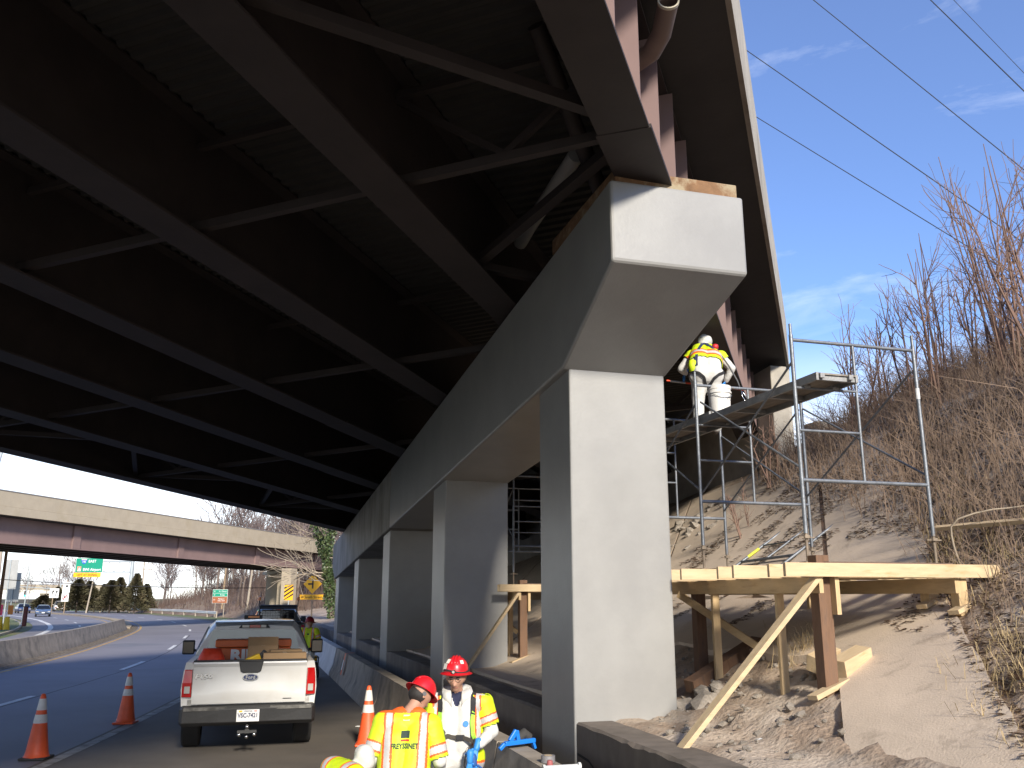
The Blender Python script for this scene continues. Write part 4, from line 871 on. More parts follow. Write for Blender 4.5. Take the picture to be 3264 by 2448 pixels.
mb=MB(); mb.b(-.95,-.25,-.02,.0,1.0,1.75); obj('flag',mb,mat('pink_flag',(.8,.06,.14),.6,.08,3,.1),o,bevel=.01); mb=MB(); mb.b(.12,.5,-.02,.0,1.05,1.7); obj('flag',mb,mat('orange_flag',(.6,.2,.03),.6,.1,3,.1),o,bevel=.01)
for x in (-.35,.15): mb=MB(); mb.lathe([(.22,0),(.2,.3),(.17,.62),(.14,.9)],12,Matrix.Translation((x,0,0))); obj('yellow_drum',mb,mat('yellow_plastic',(.75,.5,.02),.5,.1,3,.1),o,smooth=50)
# far white bridge across the background
p=unproj(88,1293,420); fb=thing('distant_bridge','distant white concrete bridge behind the traffic signals','bridge',(p[0],p[1],0))
for nm,z0,z1,mt in (('parapet',6.2,8.4,CONC_PALE),('girder',4.4,6.1,mat('white_girder',(.7,.66,.58),.7,.05,1,0))):
    mb=MB(); mb.b(-34,30,-.3 if nm=='parapet' else 0,8,z0,z1); obj(nm,mb,mt,fb)
for x in (-26,0): mb=MB(); mb.b(x-1.2,x+1.2,1,7,0,4.4); obj('pier',mb,CONC_PALE,fb)
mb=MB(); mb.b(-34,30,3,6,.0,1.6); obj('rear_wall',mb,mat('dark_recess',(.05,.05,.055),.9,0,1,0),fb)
# ---------------------------------------------------------------- traffic cones
CW=mat('cone_collar',(.62,.6,.56),.5,.12,6,.05,col2=(.3,.28,.25),cscale=9,cthr=(.62,.7)); CO=mat('cone_orange',(.75,.10,.025),.5,.12,5,.08,col2=(.4,.07,.03),cscale=6,cthr=(.6,.75)); CB=mat('cone_base_black',(.04,.038,.036),.8,.2,4,.2)
def cone(label,loc,base,tilt=0):
    o=thing('traffic_cone',label,'traffic cone',loc,rt.uniform(0,.6),'traffic cones'); H_=.91
    r=lambda z:.165-(.165-.033)*(z-.035)/(H_-.035)
    mb=MB(); mb.lathe([(.185,.03),(.17,.05),(r(.1),.1),(r(.5),.5),(r(.86),.86),(.03,.9),(.015,H_)],24); obj('body',mb,CO,o,smooth=50)
    mb=MB(); mb.b(-.19,.19,-.19,.19,0,.035); obj('base',mb,base,o,bevel=.015)
    for z0,z1 in ((.5,.62),(.68,.84)): mb=MB(); mb.lathe([(r(z0)+.003,z0),(r(z1)+.003,z1)],24,None,False); obj('reflective_collar',mb,CW,o,smooth=True)
    return o
cone('orange cone with scuffed collars on a black base by the road edge line',(-7.0,13.95,0.004),CB).scale=(1,1,1)
cone('clean orange cone on an orange base by the road edge line',(-7.3,17.75,0.004),CO)
cone('orange cone standing against the concrete barrier beside the crew',(-2.33,15.2,0.004),CO)
# ---------------------------------------------------------------- small things on the barrier
def onbar(t,dq=0,dz=.81): return pier(-.62+.006*t+dq,t,dz+.004)
o=thing('tape_roll','grey duct tape roll standing flat on the near barrier top','tape roll',onbar(-.92,.02)); mb=MB(); mb.lathe([(.066,0),(.066,.06)],24); obj('tape',mb,mat('duct_tape',(.30,.29,.3),.4,.06,4,.05,metal=.4),o,smooth=50); mb=MB(); mb.lathe([(.04,.0605),(.04,.062)],20); obj('core',mb,mat('cardboard_core',(.45,.35,.22),.8,.1,4,0),o)
o=thing('plastic_bottle_cap','small dusty pink round cap beside the tape roll','cap',onbar(-1.12,-.03)); mb=MB(); mb.lathe([(.026,0),(.03,.02),(.024,.05),(.01,.055)],16); obj('cap_body',mb,mat('dusty_pink',(.35,.1,.1),.6,.1,4,.05),o,smooth=50)
CLR=mat('clear_plastic',(.62,.63,.64),.25,.05,4,0)
o=thing('adhesive_tube','clear twin adhesive cartridge lying across the barrier top','cartridge',onbar(-1.30,-.02,.83),AP); 
for y in (-.018,.018):
    mb=MB(); mb.tube([(-.12,y,0),(.2,y,0)],.017,12); obj('barrel',mb,CLR,o,smooth=50)
mb=MB(); mb.tube([(-.135,0,0),(-.115,0,0)],.03,12); mb.tube([(.2,0,0),(.22,0,0)],.034,12); obj('end_cap',mb,mat('label_white'),o,smooth=50)
BLU=mat('tool_blue',(.01,.17,.62),.4,.06,4,.03)
o=thing('caulking_gun','blue dispensing gun with black trigger lying on the barrier top','tool',onbar(-.05,.02),AP+.25)
mb=MB(); mb.bar((-.2,0,.05),(.16,0,.06),.05,.045); mb.bar((-.2,0,.05),(-.26,0,.0),.04,.04); obj('frame',mb,BLU,o,bevel=.008)
mb=MB(); mb.bar((-.14,0,.07),(-.06,0,.17),.04,.05); mb.bar((-.06,0,.17),(-.04,0,.07),.04,.04); obj('handle',mb,BLU,o,bevel=.008); mb=MB(); mb.bar((.13,0,.06),(.16,0,-.02),.04,.025); obj('foot',mb,BLU,o)
mb=MB(); mb.tube([(-.02,.05,.08),(.06,.05,.13),(.12,.05,.08)],.05,10); obj('cartridge',mb,CB,o,smooth=50)
# orange striped sleeve hung over a barrier end
o=thing('reflective_sleeve','orange and white striped cone sleeve hung over the barrier','sleeve',onbar(16.2,-.12,.30),AP)
mb=MB(); mb.add([(-.16,-.15,-.02),(-.16,.1,-.02),(-.045,.12,.53),(-.045,-.1,.53),(.2,.02,.545),(.2,-.1,.545)],[(0,1,2,3),(3,2,4,5)]); obj('cloth',mb,ORG,o); mb=MB(); mb.add([(-.145,-.12,.1),(-.145,.08,.1),(-.09,.1,.36),(-.09,-.08,.36)],[(0,1,2,3)]); obj('stripe',mb,SW,o)
# generator by the barrier
p=pier(-1.55,18.6); o=thing('generator','portable generator with a yellow tank in a black tube frame','generator',p,AP)
mb=MB()
for x in (-.3,.3):
    mb.tube([(x,-.32,.12),(x,-.32,.62),(x,.32,.62),(x,.32,.12),(x,-.32,.12)],.018,8)
for y in (-.32,.32): mb.tube([(-.3,y,.14),(.3,y,.14)],.018,8); mb.tube([(-.3,y,.62),(.3,y,.62)],.018,8)
obj('frame',mb,CB,o,smooth=50)
mb=MB(); mb.b(-.27,.27,-.28,.28,.5,.66); obj('tank',mb,mat('generator_yellow',(.7,.38,.02),.4,.05,3,0),o,bevel=.04)
mb=MB(); mb.b(-.22,.05,-.25,.2,.16,.48); obj('engine',mb,mat('engine_grey',(.09,.09,.09),.5,.3,9,.3,metal=.4),o,bevel=.03); mb=MB(); mb.lathe([(.15,0),(.15,.3)],16,Matrix.Translation((.1,0,.32))@Matrix.Rotation(PI/2,4,'Y')@Matrix.Translation((0,0,-.1))); obj('alternator',mb,mat('engine_grey'),o,smooth=50)
for x in (-.34,.34): mb=MB(); mb.lathe([(.13,-.03),(.13,.03)],18,Matrix.Translation((x,.2,.13))@Matrix.Rotation(PI/2,4,'Y')); obj('wheel',mb,CB,o,smooth=50)
# litter of small pale scraps on the slope and road
SCR=mat('pale_scrap',(.6,.6,.58),.8,.1,8,.2)
for i,(q,t,s,lab) in enumerate([(2.75,-3.35,.10,'crumpled white rag on the dead grass beyond the slab corner'),(2.0,-4.2,.05,'small white scrap near the slope foot'),(1.02,-1.95,.05,'white paper scrap on soil below the brace')]):
    me=ROCKS[i].copy(); me.materials.clear(); me.materials.append(SCR); o=link('scrap',me,None,pier(q,t,hz(q,t)+s*.3)); o.scale=(s,s*1.3,s*.7); tag(o,lab,'scrap')
# bucket on the planks
o=thing('bucket','white plastic paint bucket with a small black triangle mark on the planks','bucket',pier(2.28,.62,4.535+.05),AP)
BKT=mat('white_bucket',(.68,.66,.62),.45,.06,3,.05)
mb=MB(); mb.lathe([(.128,0),(.146,.32),(.152,.325),(.152,.365),(.146,.37),(.14,.365),(.12,.02)],28); obj('pail',mb,BKT,o,smooth=40)
mb=MB(); mb.lathe([(.1485,.27),(.156,.272),(.156,.29),(.1485,.292)],28,None,False); obj('rim_band',mb,BKT,o,smooth=40)
mb=MB(); mb.tube([(.155*math.cos(a),.155*math.sin(a)*.98,.30-.0*a-.1*math.sin((a-PI)*1)) for a in [PI+.15+i*(PI-.3)/8 for i in range(9)]],.004,6); obj('handle',mb,GALV,o,smooth=50)
tri=[(-.0,.03),(.045,-.03),(-.045,-.03)]; mb=MB(); rr_=.1405; an=-PI/2+.5
def onb(x,z): a=an+x/rr_; r_=.128+.018*(z/.32)+.002; return (r_*math.cos(a),r_*math.sin(a),z)
mb.add([onb(x,.2+z) for x,z in tri],[(0,1,2)]); obj('triangle_mark',mb,SK,o)

rs=random.Random(21); BPLX=mat('dark_rag',(.04,.036,.03),.9,.2,5,.2)
for i,(x,y,s_,lab) in enumerate([(-3.0,19.2,.07,'white paper scrap on the shoulder near the barrier foot'),(-2.75,17.3,.10,'flattened white litter strip on the shoulder beside the barrier'),(-3.9,11.9,.12,'flat dark rag on the shoulder behind the white pickup'),(-2.0,13.3,.06,'small pale scrap near the barrier cone')]):
    mb=MB(); n=7; ring_=[(x+s_*math.cos(2*PI*k/n)*rs.uniform(.6,1.6),y+s_*.5*math.sin(2*PI*k/n)*rs.uniform(.6,1.4)) for k in range(n)]
    mb.loft([[(a,b,.006) for a,b in ring_],[(a,b,.012+.012*rs.random()) for a,b in ring_]]); tag(obj('litter',mb,SCR if i!=2 else BPLX),lab,'litter')
# ---------------------------------------------------------------- vehicles
WHT=mat('white_paint',(.58,.57,.545),.35,.04,1.5,.0,coat=.6,col2=(.52,.49,.44),cscale=1.1,cthr=(.5,.8)); BLKP=mat('black_paint',(.012,.012,.013),.3,0,1,0,coat=.6); BPL=mat('black_plastic',(.022,.022,.023),.6,.15,5,.1); RUBB=mat('tyre_rubber',(.022,.021,.02),.85,.2,8,.2)
CHR=mat('chrome',(.6,.6,.6),.18,0,1,0,metal=1); CHRD=mat('dirty_bumper',(.12,.115,.105),.5,.3,5,.1,metal=.4,col2=(.04,.038,.035),cscale=4,cthr=(.45,.6)); RIM=mat('wheel_rim',(.35,.35,.35),.4,.1,3,0,metal=.7)
REDL=mat('tail_lamp_red',(.42,.008,.008),.2,.1,8,0,coat=.8); CLEARL=mat('lamp_clear',(.40,.38,.35),.15,.1,8,0,coat=.8); AMB=mat('amber_lamp',(.7,.2,.02),.3,.1,5,0,coat=.5)
def glass(name,tint=(.5,.56,.55),dark=.0):
    m=bpy.data.materials.new(name); m.use_nodes=True; t=m.node_tree; n=t.nodes; l=t.links; n.clear(); o=n.new('ShaderNodeOutputMaterial'); mx=n.new('ShaderNodeMixShader'); tr=n.new('ShaderNodeBsdfTransparent'); gl=n.new('ShaderNodeBsdfGlossy'); fr=n.new('ShaderNodeFresnel'); fr.inputs[0].default_value=1.9
    tr.inputs[0].default_value=(*tint,1); gl.inputs['Roughness'].default_value=.03; l.new(fr.outputs[0],mx.inputs[0]); l.new(tr.outputs[0],mx.inputs[1]); l.new(gl.outputs[0],mx.inputs[2]); l.new(mx.outputs[0],o.inputs[0]); return m
GLS=glass('car_glass'); GLD=glass('dark_car_glass',(.12,.14,.15))
def ringsym(y,half): # half: list (x,z) from bottom centre outwards up to top centre
    return [(x,y,z) for x,z in half]+[(-x,y,z) for x,z in reversed(half)]
def wheel(parent,x,y,r,w):
    s=1 if x>0 else -1; M_=Matrix.Translation((x,y,r))@Matrix.Rotation(PI/2*s,4,'Y'); o=link('wheel',None,parent)
    mb=MB(); mb.lathe([(r*.62,-w/2),(r*.93,-w/2),(r,-w/2+.03),(r,w/2-.03),(r*.93,w/2),(r*.62,w/2)],26,M_,False); obj('tyre',mb,RUBB,o,smooth=40)
    mb=MB(); mb.lathe([(r*.63,-w/2+.02),(r*.6,w/2-.03),(r*.2,w/2-.05),(.02,w/2-.03)],20,M_); obj('rim',mb,RIM,o,smooth=40)
def pickup(name,label,loc,rz,PM,gl):
    o=thing(name,label,'pickup truck',loc,rz)
    # bed: outer shell with hollow
    mb=MB(); sec=lambda k:[(.78*k,.62),(.98*k,.66),(1.005*k,.95),(.985*k,1.2),(.955*k,1.34),(.86*k,1.34),(.84*k,1.30),(.84*k,.80)]
    for s in (1,-1):
        rg=[]
        for y in (.06,.4,.58,.72,1.05,1.38,1.52,1.7,2.0):
            a=0
            d=1-min(1,abs(y-1.05)/.47)**2 if abs(y-1.05)<.47 else 0; lift=.36*math.sqrt(max(0,d))
            rg.append([(s*x,y,z+(lift if z<.7 else 0)) for x,z in sec(1)])
        mb.loft(rg)
    mb.b(-.9,.9,.06,2.0,.72,.80); mb.b(-.84,.84,1.93,2.0,.8,1.32); obj('bed',mb,PM,o,smooth=35)
    # cab
    def cabring(y,belt,roofz,rx,sill=.5): return ringsym(y,[(0,sill),(.9,sill),(.99,sill+.1),(1.0,.95),(.97,belt),(rx+.03,roofz-.14),(rx-.08,roofz-.03),(0,roofz)])
    mb=MB(); mb.loft([cabring(2.03,1.32,1.84,.72),cabring(2.14,1.33,1.885,.75),cabring(2.6,1.33,1.93,.77),cabring(3.3,1.33,1.93,.77),cabring(3.75,1.32,1.85,.75)]+[ringsym(4.45,[(0,.5),(.9,.5),(.99,.6),(1.0,.95),(.95,1.24),(.90,1.29),(.7,1.31),(0,1.33)])]); obj('cab',mb,PM,o,smooth=32)
    mb=MB(); mb.loft([ringsym(y,[(0,.55),(.85,.55),(.97,.62),(1.0,.9),(.95,1.18-k),(.85,1.25-k),(0,1.31-k)]) for y,k in ((4.45,0),(5.3,.05),(5.75,.14),(5.85,.3))]); obj('hood',mb,PM,o,smooth=32)
    # rear window, side windows, pillars
    mb=MB(); mb.add([(-.80,2.005,1.36),(.80,2.005,1.36),(.70,2.03,1.75),(-.70,2.03,1.75)],[(0,1,2,3)]); 
    for v_ in (mb,): pass
    obj('rear_window',mb,gl,o)
    mb=MB(); mb.b(-.86,.86,1.99,2.028,1.31,1.36); obj('window_trim',mb,BPL,o)
    for s in (1,-1):
        mb=MB(); mb.add([(s*.99,2.3,1.36),(s*.99,3.9,1.36),(s*.80,3.5,1.80),(s*.80,2.35,1.80)],[(0,1,2,3)]); obj('side_window',mb,GLD,o)
        mb=MB(); mb.bar((s*.99,3.7,1.3),(s*1.1,3.66,1.34),.05,.05); mb.b(min(s*1.08,s*1.3),max(s*1.08,s*1.3),3.58,3.68,1.26,1.52); m_=obj('mirror',mb,BPL,o,bevel=.03); mb=MB(); mb.add([(s*1.1,3.576,1.29),(s*1.28,3.576,1.29),(s*1.28,3.545,1.49),(s*1.1,3.545,1.49),(s*1.1,3.58,1.49),(s*1.28,3.58,1.49)],[(0,1,2,3),(3,2,5,4)]); obj('mirror_glass',mb,mat('mirror_glass',(.25,.25,.25),.05,0,1,0,metal=1),m_)
        mb=MB(); mb.loft([[(s*.845,-.02,.84),(s*.985,.02,.84),(s*1.0,.14,.84),(s*.84,.14,.84)],[(s*.85,-.035,1.05),(s*.985,.0,1.05),(s*1.0,.16,1.05),(s*.84,.14,1.05)],[(s*.855,-.02,1.24),(s*.965,.02,1.24),(s*.985,.14,1.24),(s*.84,.14,1.24)]]); t_=obj('tail_lamp',mb,REDL,o,bevel=.012); mb=MB(); mb.b(min(s*.87,s*.95),max(s*.87,s*.95),-.036,-.02,.90,1.0); obj('reverse_lens',mb,CLEARL,t_)
        wheel(o,s*.86,1.05,.39,.28); wheel(o,s*.86,4.8,.39,.28)
    # tailgate
    mb=MB(); Z=[.735,.80,.93,1.0,1.27,1.32,1.345]; D_=[.02,-.0,-.012,.012,.005,-.02,-.015]
    rg=[]
    for x in (-.84,-.74,-.62,-.4,0,.4,.62,.74,.84):
        k=.0 if abs(x)>.63 else 1
        rg.append([(x,.07,Z[0])]+[(x,dy-(.008 if abs(x)>.75 else 0)+(0.018*(abs(x)>.6) if i==2 else 0),z-(.05 if (i in(2,3) and abs(x)>.6) else 0)) for i,(z,dy) in enumerate(zip(Z,D_))]+[(x,.07,1.345)])
    mb.loft(rg); tg=obj('tailgate',mb,PM,o,smooth=25)
    mb=MB(); mb.b(-.845,.845,-.03,.075,1.345,1.372); obj('top_rail_cap',mb,BPL,tg,bevel=.008)
    mb=MB(); P=[(-.185,1.345),(.185,1.345),(.15,1.20),(.11,1.18),(-.11,1.18),(-.15,1.20)]; mb.loft([[(x,-.028,z) for x,z in P],[(x,.02,z) for x,z in P]]); obj('handle',mb,BPL,tg,bevel=.01)
    # bumper with plate pocket
    mb=MB(); mb.loft([[(-1.0,.12,.44),(-1.0,.02,.50),(-1.0,.0,.66),(-1.0,.1,.70)],[(-.95,.0,.42),(-.95,-.1,.48),(-.95,-.12,.68),(-.95,.05,.72)],[(-.25,-.0,.42),(-.25,-.12,.48),(-.25,-.15,.68),(-.25,.05,.72)],[(.25,-.0,.42),(.25,-.12,.48),(.25,-.15,.68),(.25,.05,.72)],[(.95,.0,.42),(.95,-.1,.48),(.95,-.12,.68),(.95,.05,.72)],[(1.0,.12,.44),(1.0,.02,.50),(1.0,.0,.66),(1.0,.1,.70)]]); bm_=obj('bumper',mb,BPL,o,bevel=.01)
    for x0,x1 in ((-.93,-.32),(.32,.93)): mb=MB(); mb.b(x0,x1,-.14,.0,.655,.70); obj('step_pad',mb,CHRD,bm_)
    mb=MB(); mb.bar((0,.1,.36),(0,-.22,.36),.06,.06); mb.b(-.14,.14,-.2,-.14,.33,.37); obj('hitch',mb,BPL,o)
    for x,z in ((-.11,.31),(.11,.31),(0,.42),(0,.28)): mb=MB(); mb.lathe([(.002,-.03),(.022,-.022),(.03,0),(.022,.022),(.002,.03)],12,Matrix.Translation((x,-.21,z))); obj('hitch_ball',mb,CHR,o,smooth=True)
    mb=MB(); mb.tube([(-.5,3,.5),(-.5,.8,.45)],.05,8); mb.tube([(0,.4,.4),(0,4.6,.42)],.06,8); mb.bar((-.8,1.05,.39),(.8,1.05,.39),.1,.1); mb.bar((-.7,4.8,.45),(.7,4.8,.45),.12,.12); mb.b(-.75,.75,.15,5.5,.44,.6); obj('chassis',mb,BPL,o)
    mb=MB(); mb.lathe([(.0,-.06),(.1,-.05),(.13,0),(.1,.05),(0,.06)],14,Matrix.Translation((0,1.05,.39))@Matrix.Rotation(PI/2,4,'X')); obj('axle_housing',mb,BPL,o,smooth=True)
    # high stop lamp
    mb=MB(); P=[(-.27,1.78),(.27,1.78),(.22,1.845),(-.22,1.845)]; mb.loft([[(x,2.005,z) for x,z in P],[(x,2.06,z) for x,z in P]]); h_=obj('stop_lamp',mb,BPL,o,bevel=.005)
    mb=MB(); mb.b(-.08,.1,1.998,2.01,1.79,1.835); obj('red_lens',mb,REDL,h_)
    for x0,x1 in ((-.21,-.09),(.11,.2)): mb=MB(); mb.b(x0,x1,1.998,2.01,1.79,1.835); obj('clear_lens',mb,CLEARL,h_)
    return o,tg,bm_
PX,PY=-4.03,14.32
tk,tg,bm_=pickup('pickup_truck','white pickup truck loaded with orange chest and boxes parked on the shoulder',(PX,PY,.004),R(15.3),WHT,GLS)
# interior: seats and dash seen through the glass
mb=MB(); 
for x in (-.45,.45): mb.b(x-.25,x+.25,2.5,2.65,.9,1.5); mb.b(x-.12,x+.12,2.5,2.62,1.52,1.68)
obj('seats',mb,mat('seat_grey',(.12,.12,.12),.8,.1,3,0),tk,bevel=.03)
mb=MB(); mb.b(-.19,.12,2.2,2.4,1.93,1.945); mb.b(-.19,.12,2.2,2.34,1.945,2.0); lb=obj('beacon_bar',mb,BPL,tk,bevel=.012); mb=MB(); mb.b(-.12,.07,2.192,2.2,1.952,1.985); obj('amber_lens',mb,AMB,lb)
# badge, oval emblem, plate
put_text('F150',.085,CHR,tg,(-.68,-.022,1.135),bold=.004,name='badge_lettering',sx=1.5)
mb=MB(); M_=Matrix.Translation((0,-.012,1.115))@Matrix.Rotation(PI/2,4,'X')@Matrix.Diagonal((1.9,.8,1,1)); mb.lathe([(.063,0),(.063,.014)],28,M_); em=obj('oval_emblem',mb,CHR,tg,smooth=50); mb=MB(); M_=Matrix.Translation((0,-.013,1.115))@Matrix.Rotation(PI/2,4,'X')@Matrix.Diagonal((1.9,.76,1,1)); mb.lathe([(.055,0),(.055,.016)],28,M_); obj('emblem_field',mb,mat('emblem_blue',(.01,.02,.09),.25,0,1,0,coat=.8),em,smooth=50); put_text('Ford',.075,CHR,em,(0,-.031,1.112),bold=.002)
mb=MB(); mb.b(.5,.63,-.016,.0,.79,.797); obj('small_badge',mb,BPL,tg)
pl=plate(bm_,'licence_plate',-.165,.165,.49,.66,-.165,mat('plate_white',(.62,.62,.62),.5,.05,5,0),.01); put_text('VSC-7421',.088,mat('plate_navy',(.02,.025,.08),.5,0,1,0),pl,(0,-.168,.575),bold=.002,sx=.82); put_text('VIRGINIA',.03,mat('plate_navy'),pl,(0,-.168,.637)); mb=MB(); mb.b(-.13,-.085,-.168,-.1651,.625,.648); obj('month_sticker',mb,SY,pl); mb=MB(); mb.b(.09,.13,-.168,-.1651,.628,.648); obj('year_sticker',mb,mat('pale_red_sticker',(.6,.25,.22),.5,0,1,0),pl)
def intruck(x,y,z): c,s=math.cos(R(15.3)),math.sin(R(15.3)); return (PX+x*c-y*s,PY+x*s+y*c,z+.004)
T15=R(15.3)
o=thing('tool_chest','orange job site tool chest with white letters in the truck bed','tool chest',intruck(.0,1.35,.80),T15); ORC=mat('chest_orange',(.62,.12,.02),.5,.06,3,.05)
mb=MB(); mb.b(-.60,.62,0,.5,0,.68); obj('chest_body',mb,ORC,o,bevel=.012); mb=MB(); mb.b(-.61,.63,-.02,.52,.69,.81); obj('lid',mb,ORC,o,bevel=.015); put_text('RIDGID',.24,SW,o,(.12,-.005,.555),bold=.012,sx=1.2)
mb=MB(); mb.b(-.53,-.45,-.015,0,.5,.56); obj('latch',mb,BPL,o); mb=MB(); mb.b(.45,.53,-.015,0,.5,.56); obj('latch',mb,BPL,o)
CARD=mat('cardboard',(.36,.23,.12),.85,.1,3,.1); 
def carton(label,x,y,z,dx,dy,dz,rz,flap=True):
    o=thing('cardboard_box',label,'box',intruck(x,y,z),T15+rz,'cardboard boxes in the truck bed'); mb=MB(); mb.b(-dx/2,dx/2,-dy/2,dy/2,0,dz); obj('carton',mb,CARD,o,bevel=.004)
    mb=MB(); mb.b(-.03,.03,-dy/2-.002,dy/2,dz,dz+.002); obj('tape',mb,mat('pack_tape',(.5,.38,.22),.4,0,1,0),o)
    if flap: mb=MB(); mb.add([(-dx/2,-dy/2,dz),(dx/2,-dy/2,dz),(dx/2,-dy/2-.06,dz+.14),(-dx/2,-dy/2-.06,dz+.14)],[(0,1,2,3)]); obj('flap',mb,CARD,o)
carton('wide cardboard box at the tailgate with a printed end panel',.5,.32,.80,.66,.32,.655,.03,False); carton('upright open cardboard box leaning on the orange chest',.17,.95,.80,.48,.3,.74,-.05); carton('cardboard box with a torn red stripe behind the wide box',.52,.75,.80,.5,.3,.68,.1,False)
bgm=MB(); rg=[]
for k in range(7):
    z=.72*k/6; r_=.26*math.sin(PI*(.28+.62*k/6))**.6; rg.append([(r_*math.cos(2*PI*j/18)*(1+.1*noise.noise((j,k,1))),r_*.8*math.sin(2*PI*j/18)*(1+.12*noise.noise((j*2,k,3))),z) for j in range(18)])
bgm.loft(rg); tag(obj('orange_bag',bgm,mat('orange_bag',(.75,.06,.02),.5,.15,5,.6,bdist=.02),smooth=True,loc=intruck(-.62,.55,.80),rz=T15),'crumpled bright orange bag in the truck bed corner','bag')
o=thing('power_saw','yellow and black power tool lying in the truck bed','tool',intruck(.05,.35,1.22),T15+.3); mb=MB(); mb.bar((-.22,0,.05),(.08,0,.17),.08,.12); obj('tool_body',mb,mat('tool_yellow',(.75,.48,.02),.45,.06,4,0),o,bevel=.02); mb=MB(); mb.bar((.06,0,.14),(.16,0,.26),.06,.07); obj('handle',mb,BPL,o,bevel=.015)
mb=MB(); mb.b(-.3,.3,-.1,.15,-.42,.0); obj('tool_case',mb,mat('case_black',(.03,.03,.03),.6,.1,4,0),o,bevel=.02)
o=thing('hand_tools','small pile of metal hand tools beside the chest','tools',intruck(-.28,.42,1.14),T15)
for k in range(4): mb=MB(); mb.bar((-.1+.05*k,0,.0),(-.04+.07*k,.1,.2-.03*k),.03,.03); obj('tool',mb,[ALU,CARD,BPL,AMB][k],o,bevel=.004)
mb=MB(); mb.b(-.16,.16,-.05,.16,-.34,.03); obj('tool_tray',mb,BPL,o)
# black pickup ahead with rack and beacons
BX,BY=-9.42,37.2
bt,_,_=pickup('pickup_truck','black pickup truck with a mesh cab rack and amber beacons parked ahead',(BX,BY,.004),R(17),BLKP,GLD)
mb=MB()
for x in (-.78,.78): mb.tube([(x,1.9,1.3),(x*.98,1.9,1.98)],.03,8)
mb.tube([(-.76,1.9,1.98),(.76,1.9,1.98)],.045,8); mb.b(-.76,.76,1.89,1.91,1.84,1.98); obj('cab_rack',mb,BPL,bt,smooth=50)
mb=MB()
for k in range(15): x=-.74+k*.106; mb.tube([(x,1.9,1.34),(x,1.9,1.86)],.006,4)
for k in range(5): mb.tube([(-.75,1.9,1.36+k*.11),(.75,1.9,1.36+k*.11)],.006,4)
obj('rack_mesh',mb,BPL,bt)
for x in (-.80,.80):
    mb=MB(); mb.tube([(x,1.9,1.95),(x,1.9,2.22)],.02,6); obj('beacon_post',mb,BPL,bt); mb=MB(); mb.lathe([(.09,0),(.09,.03),(.075,.05),(.07,.14),(.03,.16)],14,Matrix.Translation((x,1.9,2.2))); obj('beacon',mb,AMB,bt,smooth=50)
# a red hard hat and green cap on the rack are worn inside the cab: left out
# --- cars on the opposite road
def car(name,label,loc,rz,paint,group=None,suv=False):
    o=thing(name,label,'car',loc,rz,group); h=.12 if suv else 0; W=.9
    def rr_(y,hood,w=W,sill=.28): return ringsym(y,[(0,sill),(w-.1,sill),(w,.5),(w,.75),(w-.06,hood-.04),(w-.2,hood),(0,hood+.02)])
    mb=MB(); mb.loft([rr_(0,.66,.78,.35),rr_(.12,.72+h,.86),rr_(1.0,.92+h),rr_(1.3,.98+h),rr_(3.6,1.0+h),rr_(4.4,.98+h,.86),rr_(4.6,.8,.8,.36)]); obj('body',mb,paint,o,smooth=35)
    top=1.42+h*3
    def gr_(y,z,wb,wt,b=.95+h): return [(-wb,y,b),(wb,y,b),(wt,y,z),(-wt,y,z)]
    mb=MB(); mb.loft([gr_(1.15,1.0+h,.8,.78),gr_(1.95,top-.03,.8,.58),gr_(3.2 if not suv else 4.1,top-.03,.8,.58),gr_(4.1 if not suv else 4.45,1.02+h,.78,.74)]); obj('windows',mb,GLD if not suv else GLD,o)
    mb=MB(); mb.loft([[(-.6,1.9,top-.04),(.6,1.9,top-.04),(.5,1.9,top),(-.5,1.9,top)],[(-.6,2.5,top-.02),(.6,2.5,top-.02),(.5,2.5,top+.03),(-.5,2.5,top+.03)],[(-.6,3.3 if not suv else 4.2,top-.04),(.6,3.3 if not suv else 4.2,top-.04),(.5,3.3 if not suv else 4.2,top),(-.5,3.3 if not suv else 4.2,top)]]); obj('roof',mb,paint,o,smooth=35)
    for s in (1,-1):
        for y in (.85,3.65): wheel(o,s*.78,y,.31+h*.4,.2)
        mb=MB(); mb.b(min(s*.5,s*.82),max(s*.5,s*.82),-.01 if not suv else -.01,.12,.60,.70); obj('headlight',mb,CLEARL,o,bevel=.02)
        mb=MB(); mb.b(min(s*.9,s*1.02),max(s*.9,s*1.02),1.5,1.62,.98+h,1.1+h); obj('mirror',mb,paint,o,bevel=.02)
        mb=MB(); mb.b(min(s*.55,s*.8),max(s*.55,s*.8),4.58,4.63,.72,.82); obj('tail_lamp',mb,REDL,o,bevel=.01)
        mb=MB(); mb.bar((s*.8,1.2,1.0+h),(s*.6,1.93,top-.03),.05,.05); obj('pillar',mb,paint,o)
    mb=MB(); mb.b(-.45,.45,-.02,.05,.52,.62); obj('grille',mb,BPL,o); mb=MB(); mb.b(-.7,.7,-.0,.06,.33,.47); obj('lower_grille',mb,BPL,o); mb=MB(); mb.b(-.16,.16,-.04,-.02,.45,.56); obj('licence_plate',mb,SW,o)
    if suv:
        mb=MB(); mb.lathe([(.0,.0),(.34,.0),(.36,.06),(.34,.16),(.0,.16)],22,Matrix.Translation((0,4.6,.95))@Matrix.Rotation(-PI/2,4,'X')); obj('spare_wheel',mb,RUBB,o,smooth=50)
    return o
p=unproj(97,1293,116); car('sedan','steel blue sedan approaching on the opposite road',(p[0],p[1],.004),R(28),mat('steel_blue',(.06,.10,.19),.35,.05,1,0,coat=.6),'cars on the opposite road')
p=unproj(57,1293,142); car('hatchback','dark navy car following the steel blue sedan',(p[0],p[1],.004),R(36),mat('navy_paint',(.02,.035,.10),.35,.05,1,0,coat=.6),'cars on the opposite road')
